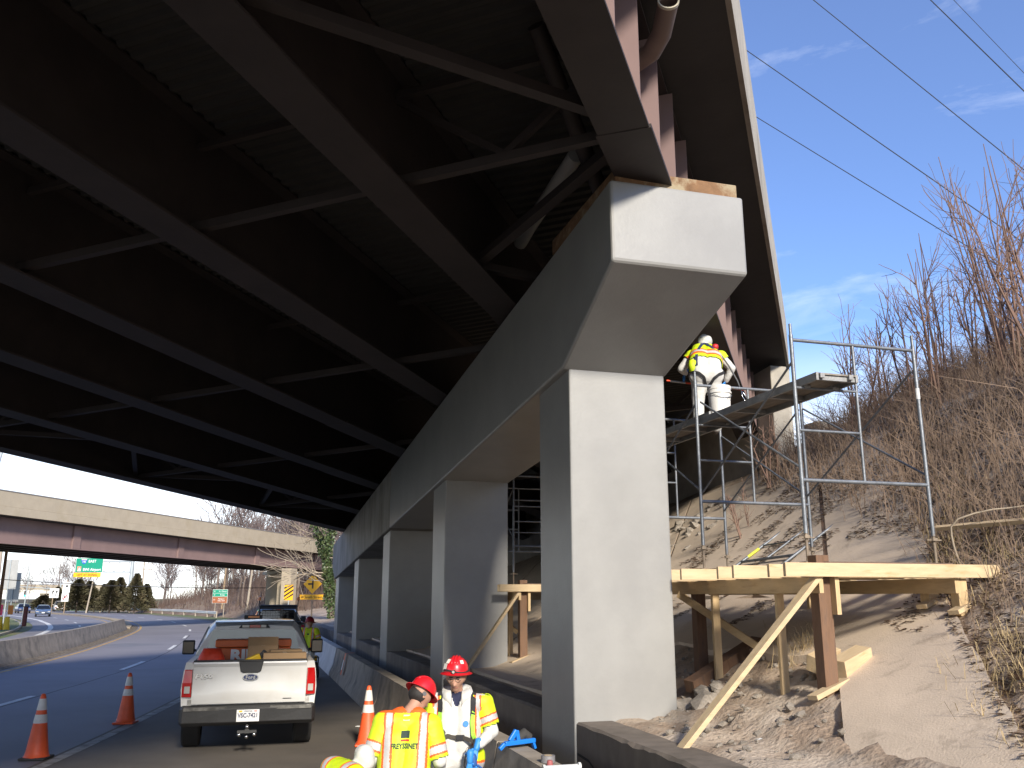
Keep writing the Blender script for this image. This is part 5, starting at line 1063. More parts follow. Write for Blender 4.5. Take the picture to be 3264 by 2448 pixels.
p=unproj(128,1293,165); o=car('utility_vehicle','white utility vehicle with a rear spare wheel driving away',(p[0],p[1],.004),R(210),WHT,None,True)
# ---------------------------------------------------------------- people
from mathutils.bvhtree import BVHTree
TYV=mat('white_coverall',(.56,.55,.52),.75,.05,6,.35,fine=14,bdist=.03); SKIN=mat('skin',(.40,.22,.15),.6,.1,8,.05); NAVY=mat('navy_shirt',(.015,.018,.05),.85,.1,5,.1); HAIR=mat('dark_hair',(.015,.013,.012),.7,.2,20,.2); BOOT=mat('dusty_boot',(.10,.08,.06),.8,.2,6,.2)
HVY=mat('hivis_yellow',(.55,.70,.012),.6,.07,6,.4,fine=9,bdist=.025); HVO=mat('hivis_orange',(.85,.13,.02),.6,.06,6,.1); SILV=mat('reflective_silver',(.46,.45,.44),.45,.12,9,.15); GLV=mat('blue_glove',(.03,.22,.60),.5,.08,6,.1); HRED=mat('red_helmet',(.62,.012,.02),.35,.06,5,.03,coat=.3); HRD2=mat('dull_red_helmet',(.28,.015,.02),.45,.06,5,.03)
STRB=mat('black_strap',(.02,.02,.022),.8,.1,9,.1); STRG=mat('green_strap',(.32,.62,.05),.7,.1,9,.1); STRW=mat('brown_strap',(.06,.052,.042),.8,.1,9,.1); JEAN=mat('dark_trousers',(.03,.035,.05),.9,.15,8,.2); STEELC=mat('carabiner_steel',(.22,.21,.19),.35,.1,5,0,metal=.9)
V3=Vector
def cap_mesh(bm,p0,r0,p1,r1,n=14):
    p0,p1=V3(p0),V3(p1); d=p1-p0; L_=d.length
    d=d.normalized() if L_>1e-5 else V3((0,0,1)); x=d.orthogonal().normalized(); y=d.cross(x); rings=[]
    for k in range(5): a=-PI/2+PI/2*k/4.0; rings.append((p0+d*r0*math.sin(a),max(.0005,r0*math.cos(a))))
    for k in range(5): a=PI/2*k/4.0; rings.append((p1+d*r1*math.sin(a),max(.0005,r1*math.cos(a))))
    vs=[[bm.verts.new(c+(x*math.cos(2*PI*j/n)+y*math.sin(2*PI*j/n))*r) for j in range(n)] for c,r in rings]
    for a,b in zip(vs,vs[1:]):
        for j in range(n): bm.faces.new((a[j],a[(j+1)%n],b[(j+1)%n],b[j]))
    bm.faces.new(vs[0][::-1]); bm.faces.new(vs[-1])
def seg_dist(P,a,b):
    ab=b-a; l=ab.length_squared; t=0 if l<1e-9 else max(0,min(1,(P-a).dot(ab)/l)); return (P-(a+ab*t)).length,t
def figure(prims,mats,name,parent,voxel=.014,wr=.006,seed=0,smooth_it=4):
    """prims: (p0,r0,p1,r1,matindex,region); one continuous remeshed body"""
    bm=bmesh.new()
    for a,r0,b,r1,mi,rg in prims: cap_mesh(bm,a,r0,b,r1)
    me=bpy.data.meshes.new('tmp'); bm.to_mesh(me); bm.free(); o=bpy.data.objects.new('tmp',me); C.objects.link(o)
    m=o.modifiers.new('r','REMESH'); m.mode='VOXEL'; m.voxel_size=voxel; m2=o.modifiers.new('s','SMOOTH'); m2.iterations=smooth_it; m2.factor=.5
    bpy.context.view_layer.update(); e=o.evaluated_get(bpy.context.evaluated_depsgraph_get()); out=bpy.data.meshes.new_from_object(e); bpy.data.objects.remove(o)
    P=[(V3(a),r0,V3(b),r1,mi,rg) for a,r0,b,r1,mi,rg in prims]
    def near(c):
        best=9;bi=0
        for i,(a,r0,b,r1,mi,rg) in enumerate(P):
            d,t=seg_dist(c,a,b); d-=r0+(r1-r0)*t
            if d<best: best=d;bi=i
        return bi
    reg=[]
    out.materials.clear()
    for mt in mats: out.materials.append(mt)
    vn=[v.normal.copy() for v in out.vertices]
    for p in out.polygons:
        i=near(p.center); p.material_index=P[i][4]; reg.append(P[i][5]); p.use_smooth=True
    soft=set()
    for p,r in zip(out.polygons,reg):
        if r in ('torso','arm','leg','hood'): soft.update(p.vertices)
    for i in soft:
        v=out.vertices[i].co; k=noise.noise((v.x*9+seed,v.y*9,v.z*5))+.6*noise.noise((v.x*18,v.y*18+seed,v.z*11)); out.vertices[i].co=v+vn[i]*wr*k
    out.update(); ob=link(name,out,parent); return ob,reg
def shell(body,reg,keep,colour,mats,name,parent,off=.014,sub=1,lift=None):
    """a garment: the body's own surface there, lifted off it"""
    me=body.data; bm=bmesh.new(); bm.from_mesh(me); bm.faces.ensure_lookup_table(); 
    kill=[f for f in bm.faces if not keep(f.calc_center_median(),reg[f.index])]
    nrm={v.index:v.normal.copy() for v in bm.verts}
    for v in bm.verts: v.co+=v.normal*off
    bmesh.ops.delete(bm,geom=kill,context='FACES')
    if sub: bmesh.ops.subdivide_edges(bm,edges=bm.edges[:],cuts=sub,use_grid_fill=True)
    for f in bm.faces: f.material_index=colour(f.calc_center_median()); f.smooth=True
    out=bpy.data.meshes.new(name); bm.to_mesh(out); bm.free()
    for mt in mats: out.materials.append(mt)
    o=link(name,out,parent); m=o.modifiers.new('solid','SOLIDIFY'); m.thickness=.006; m.offset=1; return o
def bvh_of(*obs):
    vs=[];fs=[]
    for o in obs:
        b=len(vs); vs+=[v.co.copy() for v in o.data.vertices]; fs+=[tuple(i+b for i in p.vertices) for p in o.data.polygons]
    return BVHTree.FromPolygons(vs,fs)
def drape(path,width,mt,bvh,name,parent,off=.008,n=24,thick=.006):
    """webbing laid over the clothes along a path"""
    pts=[V3(p) for p in path]; d=[0]
    for a,b in zip(pts,pts[1:]): d.append(d[-1]+(b-a).length)
    L_=[];N_=[]
    for i in range(n+1):
        s=d[-1]*i/n; k=max(j for j in range(len(d)) if d[j]<=s+1e-9); k=min(k,len(pts)-2); q=pts[k].lerp(pts[k+1],(s-d[k])/max(1e-9,d[k+1]-d[k]))
        loc,nr,_,_=bvh.find_nearest(q); L_.append(loc+nr*off); N_.append(nr)
    for _ in range(2):
        L_=[L_[0]]+[(L_[i-1]+L_[i]*2+L_[i+1])/4 for i in range(1,n)]+[L_[-1]]; N_=[N_[0]]+[((N_[i-1]+N_[i]*2+N_[i+1])).normalized() for i in range(1,n)]+[N_[-1]]
    mb=MB(); rg=[]
    for i in range(n+1):
        t=(L_[min(n,i+1)]-L_[max(0,i-1)]).normalized(); s=t.cross(N_[i]).normalized()*width/2; rg.append([L_[i]-s,L_[i]+s,L_[i]+s+N_[i]*thick,L_[i]-s+N_[i]*thick])
    mb.loft(rg); return obj(name,mb,mt,parent)
def project(me_obj,bvh,direction,off=.004):
    """lay flat lettering onto the cloth"""
    for v in me_obj.data.vertices:
        w=me_obj.matrix_basis@v.co; h=bvh.ray_cast(w,V3(direction))
        if h[0] is not None: v.co=me_obj.matrix_basis.inverted()@(h[0]-V3(direction)*(off+ (.001 if v.co.z>0 else 0)))
def limb(a,b,r0,r1,mi,rg): return (a,r0,b,r1,mi,rg)
def human(j,C_=0,S_=1,B_=2,T_=0,fat=0.0,headpr=True,hood=False):
    """j: joints. material slots: C_ coverall, S_ skin, B_ boots"""
    P=[]; v=lambda k:V3(j[k]); pel,ch,nk=v('pelvis'),v('chest'),v('neck'); shl,shr=v('shl'),v('shr'); ax=(shr-shl).normalized()
    hl,hr=v('hipl'),v('hipr')
    P.append((hl,.125+fat,hr,.125+fat,C_,'torso'))
    for s in (-1,1):
        P.append((pel+ax*.07*s,.125+fat,ch+ax*.085*s,.12+fat,C_,'torso')); P.append((ch+ax*.085*s,.12+fat,nk+ax*.07*s-(nk-ch)*.28,.085+fat*.5,C_,'torso'))
    P.append((shl,.082,shr,.082,C_,'torso')); P.append((nk-(nk-ch)*.2,.07,nk,.062,C_ if hood else S_,'torso' if hood else 'neck'))
    for s in ('l','r'):
        P.append((v('sh'+s),.078,v('el'+s),.062,C_,'arm')); P.append((v('el'+s),.062,v('wr'+s),.047,C_,'arm')); 
        P.append((v('hip'+s),.112+fat*.5,v('kn'+s),.088,C_,'leg')); P.append((v('kn'+s),.088,v('an'+s),.076,C_,'leg')); an=v('an'+s); toe=v('toe'+s); P.append((an+V3((0,0,-.02)),.05,toe,.043,B_,'boot'))
    hd=v('head'); up=(hd-nk).normalized(); fw=V3(j['face']).normalized(); fw=(fw-up*fw.dot(up)).normalized(); sd=fw.cross(up)
    P.append((nk,.055,hd-up*.03,.055,S_ if not hood else C_,'neck'))
    k=C_ if hood else S_; rgn='hood' if hood else 'head'; e=.016 if hood else 0
    for s in (-1,1): P.append((hd+sd*.022*s-fw*.03+up*.03,.078+e,hd+sd*.018*s+fw*.02+up*.01,.074+e,k,rgn))
    if not hood:
        P.append((hd+fw*.045-up*.02,.055,hd+fw*.05-up*.085,.036,S_,'head')); P.append((hd+fw*.092+up*.0,.009,hd+fw*.108-up*.035,.014,S_,'head'))
        for s in (-1,1): P.append((hd+sd*.083*s-fw*.005+up*.01,.014,hd+sd*.083*s-fw*.005-up*.03,.011,S_,'head'))
        P.append((hd+fw*.082-up*.062-sd*.015,.010,hd+fw*.082-up*.062+sd*.015,.010,S_,'head'))
    return P,(hd,up,fw,sd)
def helmet(parent,H,mt,brim=.05,lamp=False,stickers=False,tilt=0.0,sz=1.0):
    hd,up,fw,sd=H; 
    if tilt: up=(up+fw*tilt).normalized(); fw=(fw-up*fw.dot(up)).normalized(); sd=fw.cross(up)
    M_=Matrix((sd,fw,up)).transposed().to_4x4(); M_=Matrix.Translation(hd+up*.045)@M_@Matrix.Diagonal((.95*sz,1.12*sz,1*sz,1))
    mb=MB(); mb.lathe([(.122+brim,-.022),(.125+brim,-.017),(.126,.002),(.125,.03),(.118,.065),(.1,.1),(.07,.128),(.035,.142),(.002,.146),(.002,.14),(.034,.136),(.068,.122),(.096,.094),(.113,.062),(.119,.0),(.12,-.008)],30,M_,False); o=obj('hard_hat',mb,mt,parent,smooth=60)
    for x in (-.03,.0,.03):
        mb=MB(); pts=[]
        for i in range(9):
            a=-1.15+2.3*i/8; pts.append(M_@V3((x,.118*math.sin(a),.02+.126*math.cos(a)+ (0.002 if x else .006))))
        mb.tube(pts,.007,6); obj('ridge',mb,mt,o,smooth=True)
    if stickers:
        for a,b,w_ in ((.75,.55,.02),(-.75,.5,.016),(.95,.15,.026)):
            c=M_@V3((.124*math.sin(a)*math.cos(b*1.2),.124*math.cos(a)*math.cos(b*1.2),.03+.118*math.sin(b*1.2))); n_=(c-(M_@V3((0,0,.02)))).normalized(); x=n_.cross(up).normalized(); y=n_.cross(x)
            mb=MB(); c=c+n_*.004; mb.add([c-x*w_-y*w_*1.1,c+x*w_-y*w_*1.1,c+x*w_+y*w_*1.1,c-x*w_+y*w_*1.1],[(0,1,2,3)]); obj('sticker',mb,mat('sticker_white',(.65,.62,.55),.5,.1,9,0),o)
    if lamp:
        mb=MB(); pts=[M_@V3((.131*math.cos(a),.131*math.sin(a),.012+.012*math.sin(a*2))) for a in [2*PI*i/24 for i in range(25)]]; mb.tube(pts,.008,6); lp=obj('headlamp_band',mb,STRB,o,smooth=True)
        mb=MB(); c=M_@V3((0,.142,.012)); n_=fw; mb.tube([c-n_*.015,c+n_*.016],.017,12); obj('headlamp',mb,STRB,lp,smooth=50); mb=MB(); mb.tube([c+n_*.016,c+n_*.019],.012,12); obj('lamp_lens',mb,CLEARL,lp,smooth=50)
    return o
def hand(parent,wr,d,nrm,mt,side=1,curl=.5,name='glove',sc=1.0):
    """palm with four fingers of unequal length and a thumb off its side"""
    d=V3(d).normalized(); nrm=V3(nrm); nrm=(nrm-d*nrm.dot(d)).normalized(); x=d.cross(nrm)*side; w=V3(wr); bm=bmesh.new()
    for k in (-1.2,-.4,.4,1.2): cap_mesh(bm,w+d*.005*sc,.017*sc,w+d*.085*sc+x*.017*k*sc,.013*sc,10)
    cap_mesh(bm,w-d*.05*sc,.034*sc,w+d*.012*sc,.027*sc,12)
    for k,l in ((-1.5,.062),(-.5,.075),(.5,.07),(1.5,.055)):
        p=w+d*.085*sc+x*.0165*k*sc; dd=d.copy()
        for i in range(3):
            dd=(dd-nrm*curl*(.35+.3*i)).normalized(); q=p+dd*l*sc*(.42,.32,.26)[i]; cap_mesh(bm,p,.0098*sc-.0008*i,q,.009*sc-.0008*i,8); p=q
    p=w+d*.03*sc-x*.03*sc; dd=(d*.7-x*.75-nrm*.25).normalized()
    for i in range(2): q=p+dd*.036*sc; cap_mesh(bm,p,.0115*sc,q,.0095*sc,8); p=q; dd=(dd+d*.5-nrm*curl*.3).normalized()
    me=bpy.data.meshes.new(name); bm.to_mesh(me); bm.free(); me.materials.append(mt); smooth_mesh(me); return link(name,me,parent)
VM=[HVY,HVO,SILV]
def band(v,c,o=.019,s=.05):   # orange-silver-orange band of coordinate v around centre c
    d=abs(v-c); return 2 if d<s/2 else (1 if d<s/2+o else 0)
def armcoord(P,sh,el):
    ab=el-sh; return (P-sh).dot(ab)/ab.length_squared
# --- worker one: back to the camera, bending forward over the work
def W1():
    X,Y=-.87,7.75; r=thing('person','worker with his back turned, red hard hat and yellow reflective jacket over white coveralls','person',(X,Y,0)); r.scale=(.955,.955,.945)
    j=dict(pelvis=(-.02,-.02,.95),chest=(0,.06,1.22),neck=(.01,.15,1.45),shl=(-.20,.09,1.365),shr=(.20,.10,1.34),hipl=(-.09,-.02,.93),hipr=(.09,-.02,.93),ell=(-.29,.02,1.09),elr=(.29,.05,1.06),wrl=(-.28,.22,.93),wrr=(.27,.27,.93),knl=(-.11,.06,.5),knr=(.11,.05,.5),anl=(-.12,-.03,.09),anr=(.12,-.03,.09),toel=(-.13,.13,.045),toer=(.14,.13,.045),head=(.09,.24,1.575),face=(.85,.55,-.42))
    P,H=human(j,fat=.006); b,reg=figure(P,[TYV,SKIN,BOOT],'body',r,seed=1)
    sl,el_,sr,er_=[V3(j[k]) for k in ('shl','ell','shr','elr')]
    def keep(c,rg):
        if rg=='torso': return c.z>.78
        if rg=='arm':
            s=(sl,el_) if c.x<0 else (sr,er_); return armcoord(c,*s)<.93 and c.z>1.0-.0 or (armcoord(c,*s)<.93)
        return False
    def col(c):
        al=armcoord(c,sl,el_) if c.x<0 else armcoord(c,sr,er_); s=(sl,el_) if c.x<0 else (sr,er_)
        d,_=seg_dist(c,*s); 
        if abs(c.x)>.2 and d<.115 and al>.3: return band(al*.3,.70*.3,.018,.055)
        if c.z>1.45: return 1
        if abs(c.x)<.27: return band(abs(c.x)+.10*(c.z-1.2)*-1*.0-.04*max(0,1.2-c.z)*0,.145+.02*(c.z-1.1),.018,.052)
        return 0
    v=shell(b,reg,keep,col,VM,'jacket',r,.02)
    bv=bvh_of(v)
    LG=mat('logo_dark',(.03,.05,.04),.8,0,1,0)
    for s,z,dx,w_,h_,mt in (('a',1.29,.0,.036,.028,LG),('b',1.245,.0,.036,.008,mat('logo_red',(.7,.04,.02),.7,0,1,0))):
        mb=MB(); n=8; mb.add([(-w_+2*w_*i/n,-.6,z-h_+2*h_*k/4) for k in range(5) for i in range(n+1)],[(k*(n+1)+i,k*(n+1)+i+1,(k+1)*(n+1)+i+1,(k+1)*(n+1)+i) for k in range(4) for i in range(n)]); q=obj('logo_block',mb,mt,v); project(q,bv,(0,1,0),.009)
    t=put_text('FREYSSINET',.058,LG,v,(.0,-.6,1.20),bold=.0018,sx=.76); project_text(t,bv)
    mb=MB(); mb.add([(-.028,-.6,1.395),(.028,-.6,1.395),(.028,-.6,1.44),(-.028,-.6,1.44)],[(0,1,2,3)]); q=obj('patch',mb,SILV,v); project(q,bv,(0,1,0),.009)
    # dark hair/helmet suspension at the nape
    hd,up,fw,sd=H; mb=MB(); Mh=Matrix((sd,fw,up)).transposed().to_4x4(); Mh=Matrix.Translation(hd-fw*.012-up*.012)@Mh@Matrix.Diagonal((.09,.103,.075,1)); bm=bmesh.new(); bmesh.ops.create_uvsphere(bm,u_segments=20,v_segments=12,radius=1); me=bpy.data.meshes.new('hair'); 
    bmesh.ops.delete(bm,geom=[q for q in bm.verts if q.co.y>.5],context='VERTS'); bm.transform(Mh); bm.to_mesh(me); bm.free(); me.materials.append(HAIR); smooth_mesh(me); link('hair',me,r)
    for s_ in (1,-1): mb=MB(); mb.tube([hd+sd*.088*s_-fw*.015,hd+sd*.096*s_-fw*.015],.02,12); obj('suspension_pivot',mb,mat('grey_plastic',(.12,.12,.125),.5,.1,5,0),r,smooth=50)
    helmet(r,H,HRED,.045,tilt=-.12,sz=.88)
    hand(r,j['wrl'],(0,.8,-.5),(0,.4,1),GLV,1); hand(r,j['wrr'],(0,.8,-.5),(0,.4,1),GLV,-1)
    # white hood rolled behind the neck
    mb=MB(); 
    return r
def project_text(o,bv):
    bpy.context.view_layer.update(); Mb=o.matrix_basis.copy(); inv=Mb.inverted()
    for v in o.data.vertices:
        w=Mb@v.co; h=bv.ray_cast(V3((w.x,-.6,w.z)),V3((0,1,0)))
        if h[0] is not None: v.co=inv@(h[0]-V3((0,.014+(.001 if v.co.z>0 else 0),0)))
W1()
# --- worker two: facing the camera, looking down
def W2():
    X,Y=-.49,8.42; r=thing('person','worker facing forward in white coveralls with harness, red hard hat with headlamp','person',(X,Y,0))
    j=dict(pelvis=(.0,.02,.93),chest=(.0,-.0,1.2),neck=(-.005,-.03,1.465),shl=(-.21,.0,1.395),shr=(.22,.0,1.385),hipl=(-.09,.02,.92),hipr=(.09,.02,.92),ell=(-.27,-.06,1.12),elr=(.315,-.02,1.15),wrl=(-.2,-.27,1.02),wrr=(.215,-.2,1.07),knl=(-.11,-.03,.5),knr=(.11,-.03,.5),anl=(-.12,.05,.09),anr=(.12,.05,.09),toel=(-.14,-.12,.045),toer=(.14,-.12,.045),head=(-.01,-.085,1.615),face=(-.10,-.9,-.33))
    P,H=human(j,fat=.018); hd,up,fw,sd=H
    b,reg=figure(P,[TYV,SKIN,BOOT,NAVY],'body',r,seed=4)
    for p in b.data.polygons:
        c=p.center
        if c.y<.02 and c.z>1.36 and c.z<1.49 and abs(c.x)<.05*(c.z-1.33)/.12 and reg[p.index] in('torso','neck'): p.material_index=3
    sl,el_,sr,er_=[V3(j[k]) for k in ('shl','ell','shr','elr')]
    def keep(c,rg):
        if rg=='torso': return c.z>.78 and (c.y>.03 or abs(c.x)>.135) and not (c.z>1.44)
        if rg=='arm': s=(sl,el_) if c.x<0 else (sr,er_); return armcoord(c,*s)<.80 and c.z>.9
        return False
    def col(c):
        s=(sl,el_) if c.x<0 else (sr,er_); al=armcoord(c,*s); d,_=seg_dist(c,*s)
        if d<.112 and al>.22 and abs(c.x)>.2: return band(al*.27,.57*.27,.016,.045)
        if c.z<1.0: return band(c.z,.87,.018,.05)
        if c.z>1.36: return band(abs(c.x),.185,.018,.03)
        return band(c.z,1.02,.018,.045) if c.z<1.1 else band(abs(c.x),.19,.016,.035)
    v=shell(b,reg,keep,col,VM,'vest',r,.017)
    bv=bvh_of(b,v)
    # collar opened in two lapels and hood behind
    hm=MB(); rg_=[]
    for i in range(15):
        a=PI*1.5+ (i/14-.5)*PI*1.62+PI; c=V3((j['neck'][0]+.098*math.sin(a-PI/2+PI)*1.05,0,0)); 
        x=.105*math.cos(PI/2+(i/14-.5)*PI*1.75); y=.105*math.sin(PI/2+(i/14-.5)*PI*1.75); k=1-abs(i/14-.5)*2
        base=V3((j['neck'][0]+x,j['neck'][1]+.02+y,1.37-.02*(1-k))); top=V3((j['neck'][0]+x*1.22,j['neck'][1]+.03+y*1.15,1.50+.045*k)); mid=base.lerp(top,.55)+V3((x*.35,y*.3,0)); rg_.append([base,mid,top,top.lerp(mid,.5)-V3((x*.25,y*.25,0)),base-V3((x*.12,y*.12,-.01))])
    hm.loft(rg_); obj('hood_collar',hm,TYV,r,smooth=True)
    # harness
    for s,x in ((1,.145),(-1,-.15)):
        drape([(x*1.0,.08,1.46),(x,-.05,1.46),(x*.97,-.2,1.33)],.045,STRB,bv,'shoulder_strap',r); drape([(x*.97,-.2,1.335),(x*.95,-.2,1.2),(x*.93,-.2,1.12)],.036,STRG,bv,'green_strap',r); drape([(x*.93,-.2,1.12),(x*.9,-.2,1.02),(x*.85,-.2,.92)],.042,STRB,bv,'lower_strap',r)
        mb=MB(); loc,nr,_,_=bv.find_nearest(V3((x*.93,-.2,1.08))); M_=nr.to_track_quat('Z','Y').to_matrix(); mb.box(loc+nr*.014,(.06,.075,.014),M_); obj('buckle',mb,STRB,r,bevel=.004)
    drape([(-.16,-.2,1.20),(-.08,-.25,1.13),(.0,-.25,1.105),(.08,-.25,1.105),(.15,-.2,1.11)],.034,STRW,bv,'chest_strap',r)
    mb=MB(); loc,nr,_,_=bv.find_nearest(V3((.015,-.25,1.105))); mb.box(loc+nr*.016,(.075,.014,.046)); obj('chest_buckle',mb,STRB,r,bevel=.004)
    loc,nr,_,_=bv.find_nearest(V3((.085,-.25,1.245))); mb=MB(); M_=(nr.to_track_quat('Z','Y').to_matrix()).to_4x4(); M_=Matrix.Translation(loc+nr*.006)@M_; mb.lathe([(.026,0),(.026,.003)],20,M_); obj('blue_sticker',mb,BLU,r)
    mb=MB(); mb.tube([(.14,-.20,1.06),(.10,-.23,1.03),(.085,-.235,.96),(.075,-.235,.90),(.09,-.235,.875),(.12,-.235,.89),(.15,-.23,.93)],.008,8); obj('snap_hook',mb,STEELC,r,smooth=True)
    # face: eyes, brows, mouth, glasses
    for s in (-1,1):
        c=hd+fw*.083+up*.012+sd*.032*s; mb=MB(); mb.lathe([(.001,-.008),(.010,-.004),(.010,.003),(.001,.008)],10,Matrix.Translation(c)); obj('eye',mb,mat('eye_dark',(.03,.02,.018),.3,0,1,0),r,smooth=True)
        mb=MB(); mb.tube([c+up*.020-sd*.016+fw*.006,c+up*.024+fw*.008,c+up*.019+sd*.016+fw*.004],.004,6); obj('eyebrow',mb,HAIR,r,smooth=True)
        mb=MB(); mb.tube([c+fw*.016+sd*.022*math.cos(a)+up*.014*math.sin(a) for a in [2*PI*i/14 for i in range(15)]],.0018,5); mb.tube([c+fw*.012+sd*.022*s,hd+sd*.086*s+up*.012],.0018,5); obj('glasses',mb,STEELC,r,smooth=True)
    mb=MB(); m0=hd+fw*.092-up*.060; mb.tube([m0-sd*.024-fw*.008,m0,m0+sd*.024-fw*.008],.004,6); obj('mouth',mb,mat('lips',(.30,.10,.08),.6,0,1,0),r,smooth=True)
    mb=MB(); mb.tube([hd+sd*.084-up*.0-fw*.03,hd-fw*.09-up*.01,hd-sd*.084-fw*.03],.022,8); obj('hair',mb,HAIR,r,smooth=True)
    helmet(r,H,HRED,.045,True,True,tilt=-.34,sz=.9)
    hand(r,(.185,-.23,1.045),(-.25,-.45,-.85),(.3,-1,.2),GLV,-1,.45); hand(r,j['wrl'],(.3,-.6,-.6),(-.3,-.7,.4),GLV,1)
    return r
W2()
o=thing('spare_gloves','pair of loose blue gloves held by the worker facing forward','gloves',(-.49+.13,8.42-.32,.90))
hand(o,(.0,0,.06),(-.05,-.1,-1),(.2,-1,0),GLV,1,.12,'glove'); hand(o,(.035,.02,.03),(.2,-.05,-1),(.3,-1,0),mat('dark_blue_glove',(.015,.08,.28),.6,.1,6,.1),1,.2,'glove',.95)
# --- worker three: crouching low
def W3():
    X,Y=-1.40,7.3; r=thing('person','crouching worker in yellow jacket, only a bent back and white hood show','person',(X,Y,0))
    j=dict(pelvis=(-.1,-.05,.56),chest=(.05,.02,.83),neck=(.15,.08,1.0),shl=(.0,.16,.99),shr=(.19,-.08,.98),hipl=(-.12,.05,.53),hipr=(-.08,-.13,.53),ell=(.12,.28,.76),elr=(.33,-.02,.74),wrl=(.30,.35,.62),wrr=(.45,.12,.62),knl=(.22,.16,.44),knr=(.22,-.1,.44),anl=(-.05,.14,.09),anr=(-.05,-.12,.09),toel=(.10,.16,.045),toer=(.10,-.12,.045),head=(.235,.13,1.07),face=(.8,.4,-.6))
    P,H=human(j,fat=.03,hood=True); P=[q if q[5]!='hood' else (q[0],q[1]*.8,q[2],q[3]*.8,q[4],q[5]) for q in P]; b,reg=figure(P,[TYV,SKIN,BOOT],'body',r,seed=8)
    sl,el_,sr,er_=[V3(j[k]) for k in ('shl','ell','shr','elr')]; pel,nk=V3(j['pelvis']),V3(j['neck'])
    def keep(c,rg): return (rg=='torso' and c.z>.45) or (rg=='arm' and (armcoord(c,sl,el_)<.8 if c.y>.1 else armcoord(c,sr,er_)<.8))
    ax=(V3(j['shr'])-V3(j['shl'])).normalized()
    def col(c):
        lat=(c-nk).dot(ax); return band(abs(lat),.14,.018,.052)
    shell(b,reg,keep,col,VM,'jacket',r,.02)
    hand(r,j['wrl'],(1,0,-.5),(0,0,1),GLV,1); hand(r,j['wrr'],(1,0,-.5),(0,0,1),GLV,-1)
W3()
# --- worker four: far, by the generator
def W4():
    X,Y=-5.88,26.6; r=thing('person','worker standing beyond the white pickup in dull red hard hat and yellow vest','person',(X,Y,0))
    j=dict(pelvis=(0,0,.93),chest=(0,.02,1.18),neck=(0,.03,1.44),shl=(-.2,.02,1.37),shr=(.2,.02,1.37),hipl=(-.09,0,.92),hipr=(.09,0,.92),ell=(-.26,.05,1.1),elr=(.30,.02,1.12),wrl=(-.2,.25,1.0),wrr=(.27,.18,.98),knl=(-.1,.02,.5),knr=(.1,.02,.5),anl=(-.11,-.02,.09),anr=(.11,-.02,.09),toel=(-.12,.14,.045),toer=(.12,.14,.045),head=(0,.05,1.585),face=(.5,.85,-.2))
    P,H=human(j,fat=.015); b,reg=figure(P,[TYV,SKIN,BOOT],'body',r,voxel=.02,seed=3); sl,el_,sr,er_=[V3(j[k]) for k in ('shl','ell','shr','elr')]
    keep=lambda c,rg:(rg=='torso' and .85<c.z<1.5) or (rg=='arm' and (armcoord(c,sl,el_) if c.x<0 else armcoord(c,sr,er_))<.85)
    def col(c):
        al=armcoord(c,sl,el_) if c.x<0 else armcoord(c,sr,er_)
        if abs(c.x)>.22: return band(al*.28,.16,.02,.05)
        return band(abs(c.x),.13,.018,.045)
    v=shell(b,reg,keep,col,VM,'vest',r,.018,0); bv=bvh_of(v); mb=MB(); mb.add([(-.03,-.5,1.27),(.03,-.5,1.27),(.03,-.5,1.31),(-.03,-.5,1.31)],[(0,1,2,3)]); q=obj('logo_block',mb,mat('logo_dark'),v); project(q,bv,(0,1,0),.01)
    helmet(r,H,HRD2,.05); hand(r,j['wrl'],(0,.8,-.5),(0,.4,1),GLV,1); hand(r,j['wrr'],(0,.8,-.5),(0,.4,1),GLV,-1)
W4()
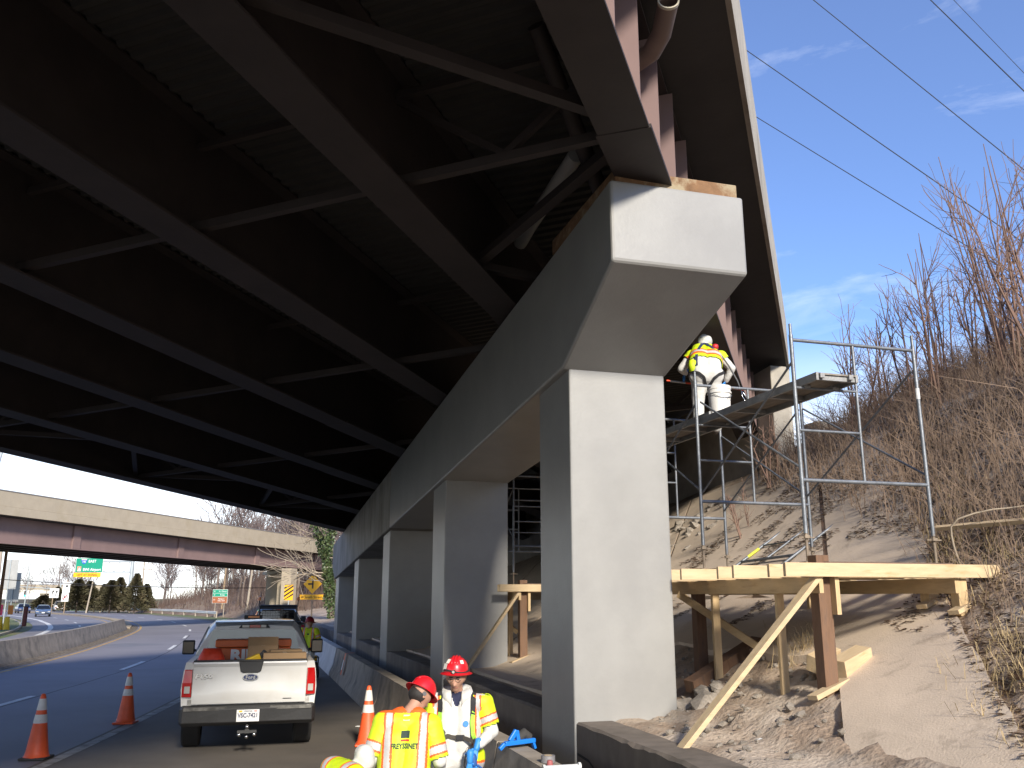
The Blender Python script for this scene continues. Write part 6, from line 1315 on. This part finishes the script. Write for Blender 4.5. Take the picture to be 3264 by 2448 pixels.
# --- worker five: on the scaffold planks, bending away over the work
def W5():
    bx,by,bz=pier(2.22,2.05,4.60); r=thing('person','worker in white coveralls and yellow vest bending over on the scaffold planks','person',(bx,by,bz))
    def L(u,v,D): p=unproj(u,v,D); return (p[0]-bx,p[1]-by,p[2]-bz)
    D0=by
    j=dict(pelvis=L(1524,806,D0-.02),chest=L(1524,777,D0+.20),neck=L(1519,752,D0+.42),shl=L(1494,770,D0+.33),shr=L(1556,771,D0+.36),hipl=L(1511,812,D0),hipr=L(1541,812,D0),ell=L(1472,797,D0+.36),elr=L(1580,796,D0+.34),wrl=L(1480,806,D0+.5),wrr=L(1568,822,D0+.42),knl=L(1508,868,D0+.06),knr=L(1545,868,D0+.05))
    j['anl']=(j['knl'][0]-.03,-.02,.09); j['anr']=(j['knr'][0]-.01,.02,.09); j['toel']=(j['anl'][0]-.02,.15,.045); j['toer']=(j['anr'][0]+.02,.17,.045); j['head']=L(1521,741,D0+.56); j['face']=(-.3,.7,-.7)
    P,H=human(j,fat=.03,hood=True); b,reg=figure(P,[TYV,SKIN,BOOT],'body',r,seed=6,wr=.009)
    pel,nk=V3(j['pelvis']),V3(j['neck']); sp=nk-pel; ax=(V3(j['shr'])-V3(j['shl'])).normalized(); sl,el_,sr,er_=[V3(j[k]) for k in ('shl','ell','shr','elr')]
    tv=lambda c:(c-pel).dot(sp)/sp.length_squared
    def keep(c,rg):
        if rg=='torso': return tv(c)>.30
        if rg=='arm': return (armcoord(c,sl,el_) if (c-pel).dot(ax)<0 else armcoord(c,sr,er_))<.3
        return False
    def col(c):
        t=tv(c); 
        return band(t*.5,.50*.5,.034,.045)
    v=shell(b,reg,keep,col,VM,'vest',r,.016); bv=bvh_of(b,v)
    up=V3((0,-.45,.9))
    A=lambda k,t,o=0:pel+sp*t+ax*k+up*.16
    drape([A(.02,.95),A(-.05,.7),A(-.11,.4),A(-.15,.1),A(-.15,-.1)],.042,mat('navy_strap',(.02,.03,.09),.8,.1,9,.1),bv,'harness_strap',r); drape([A(.0,.95),A(.05,.75),A(.13,.5),A(.17,.25)],.042,mat('navy_strap'),bv,'harness_strap',r)
    hl,hr=V3(j['hipl']),V3(j['hipr']); bk=V3((0,-.2,0))
    drape([hl+ax*-.13+V3((0,.0,.05)),hl+bk+ax*-.06,hl+bk+ax*.03+V3((0,0,-.08)),hl+V3((0,.05,-.16))+ax*.08],.04,STRB,bv,'leg_strap',r); drape([hr+ax*.13+V3((0,.0,.05)),hr+bk+ax*.06+V3((0,0,-.02)),hr+bk+ax*-.03+V3((0,0,-.09)),hr+V3((0,.05,-.16))+ax*-.08],.04,STRB,bv,'leg_strap',r)
    mb=MB(); c=A(.16,.62); mb.lathe([(.001,-.05),(.045,-.03),(.05,0),(.045,.03),(.001,.05)],14,Matrix.Translation(c)); obj('lanyard_pack',mb,mat('red_pack',(.5,.02,.03),.5,.1,5,.05),r,smooth=True)
    e=V3(L(1600,843,D0+.1)); mb=MB(); mb.tube([c,c.lerp(e,.4)+V3((.04,-.06,-.05)),c.lerp(e,.8)+V3((.02,-.03,0)),e],.012,6); obj('lanyard',mb,mat('grey_lanyard',(.1,.1,.105),.7,.1,5,.05),r,smooth=True)
    mb=MB(); mb.tube([e,e+V3((.05,0,-.06)),e+V3((.09,0,-.13)),e+V3((.06,0,-.16)),e+V3((.02,0,-.1)),e],.009,6); obj('snap_hook',mb,CHR,r,smooth=True)
    mb=MB(); q=A(-.2,.1); mb.lathe([(.001,-.11),(.05,-.08),(.065,0),(.05,.08),(.001,.11)],12,Matrix.Translation(q+V3((0,-.0,-.1)))); obj('vest_flap',mb,HVY,r,smooth=True)
    hand(r,j['wrl'],(-.2,.5,-.6),(-.6,-.3,.6),GLV,1,.7); hand(r,j['wrr'],(-.3,.4,-.8),(.6,-.4,.3),GLV,-1,.7)
    p0=V3(L(1440,822,D0+.62)); p1=V3(L(1606,842,D0+.46)); pd=thing('paint_pole','orange pole held across by the stooping worker','pole',(bx,by,bz)); mb=MB(); mb.tube([p0,p1],.014,8); obj('shaft',mb,mat('orange_pole',(.75,.08,.03),.5,.05,4,0),pd,smooth=50); mb=MB(); mb.tube([p0.lerp(p1,.05),p0.lerp(p1,.25)],.0155,8); obj('grip',mb,SILV,pd,smooth=50)
W5()
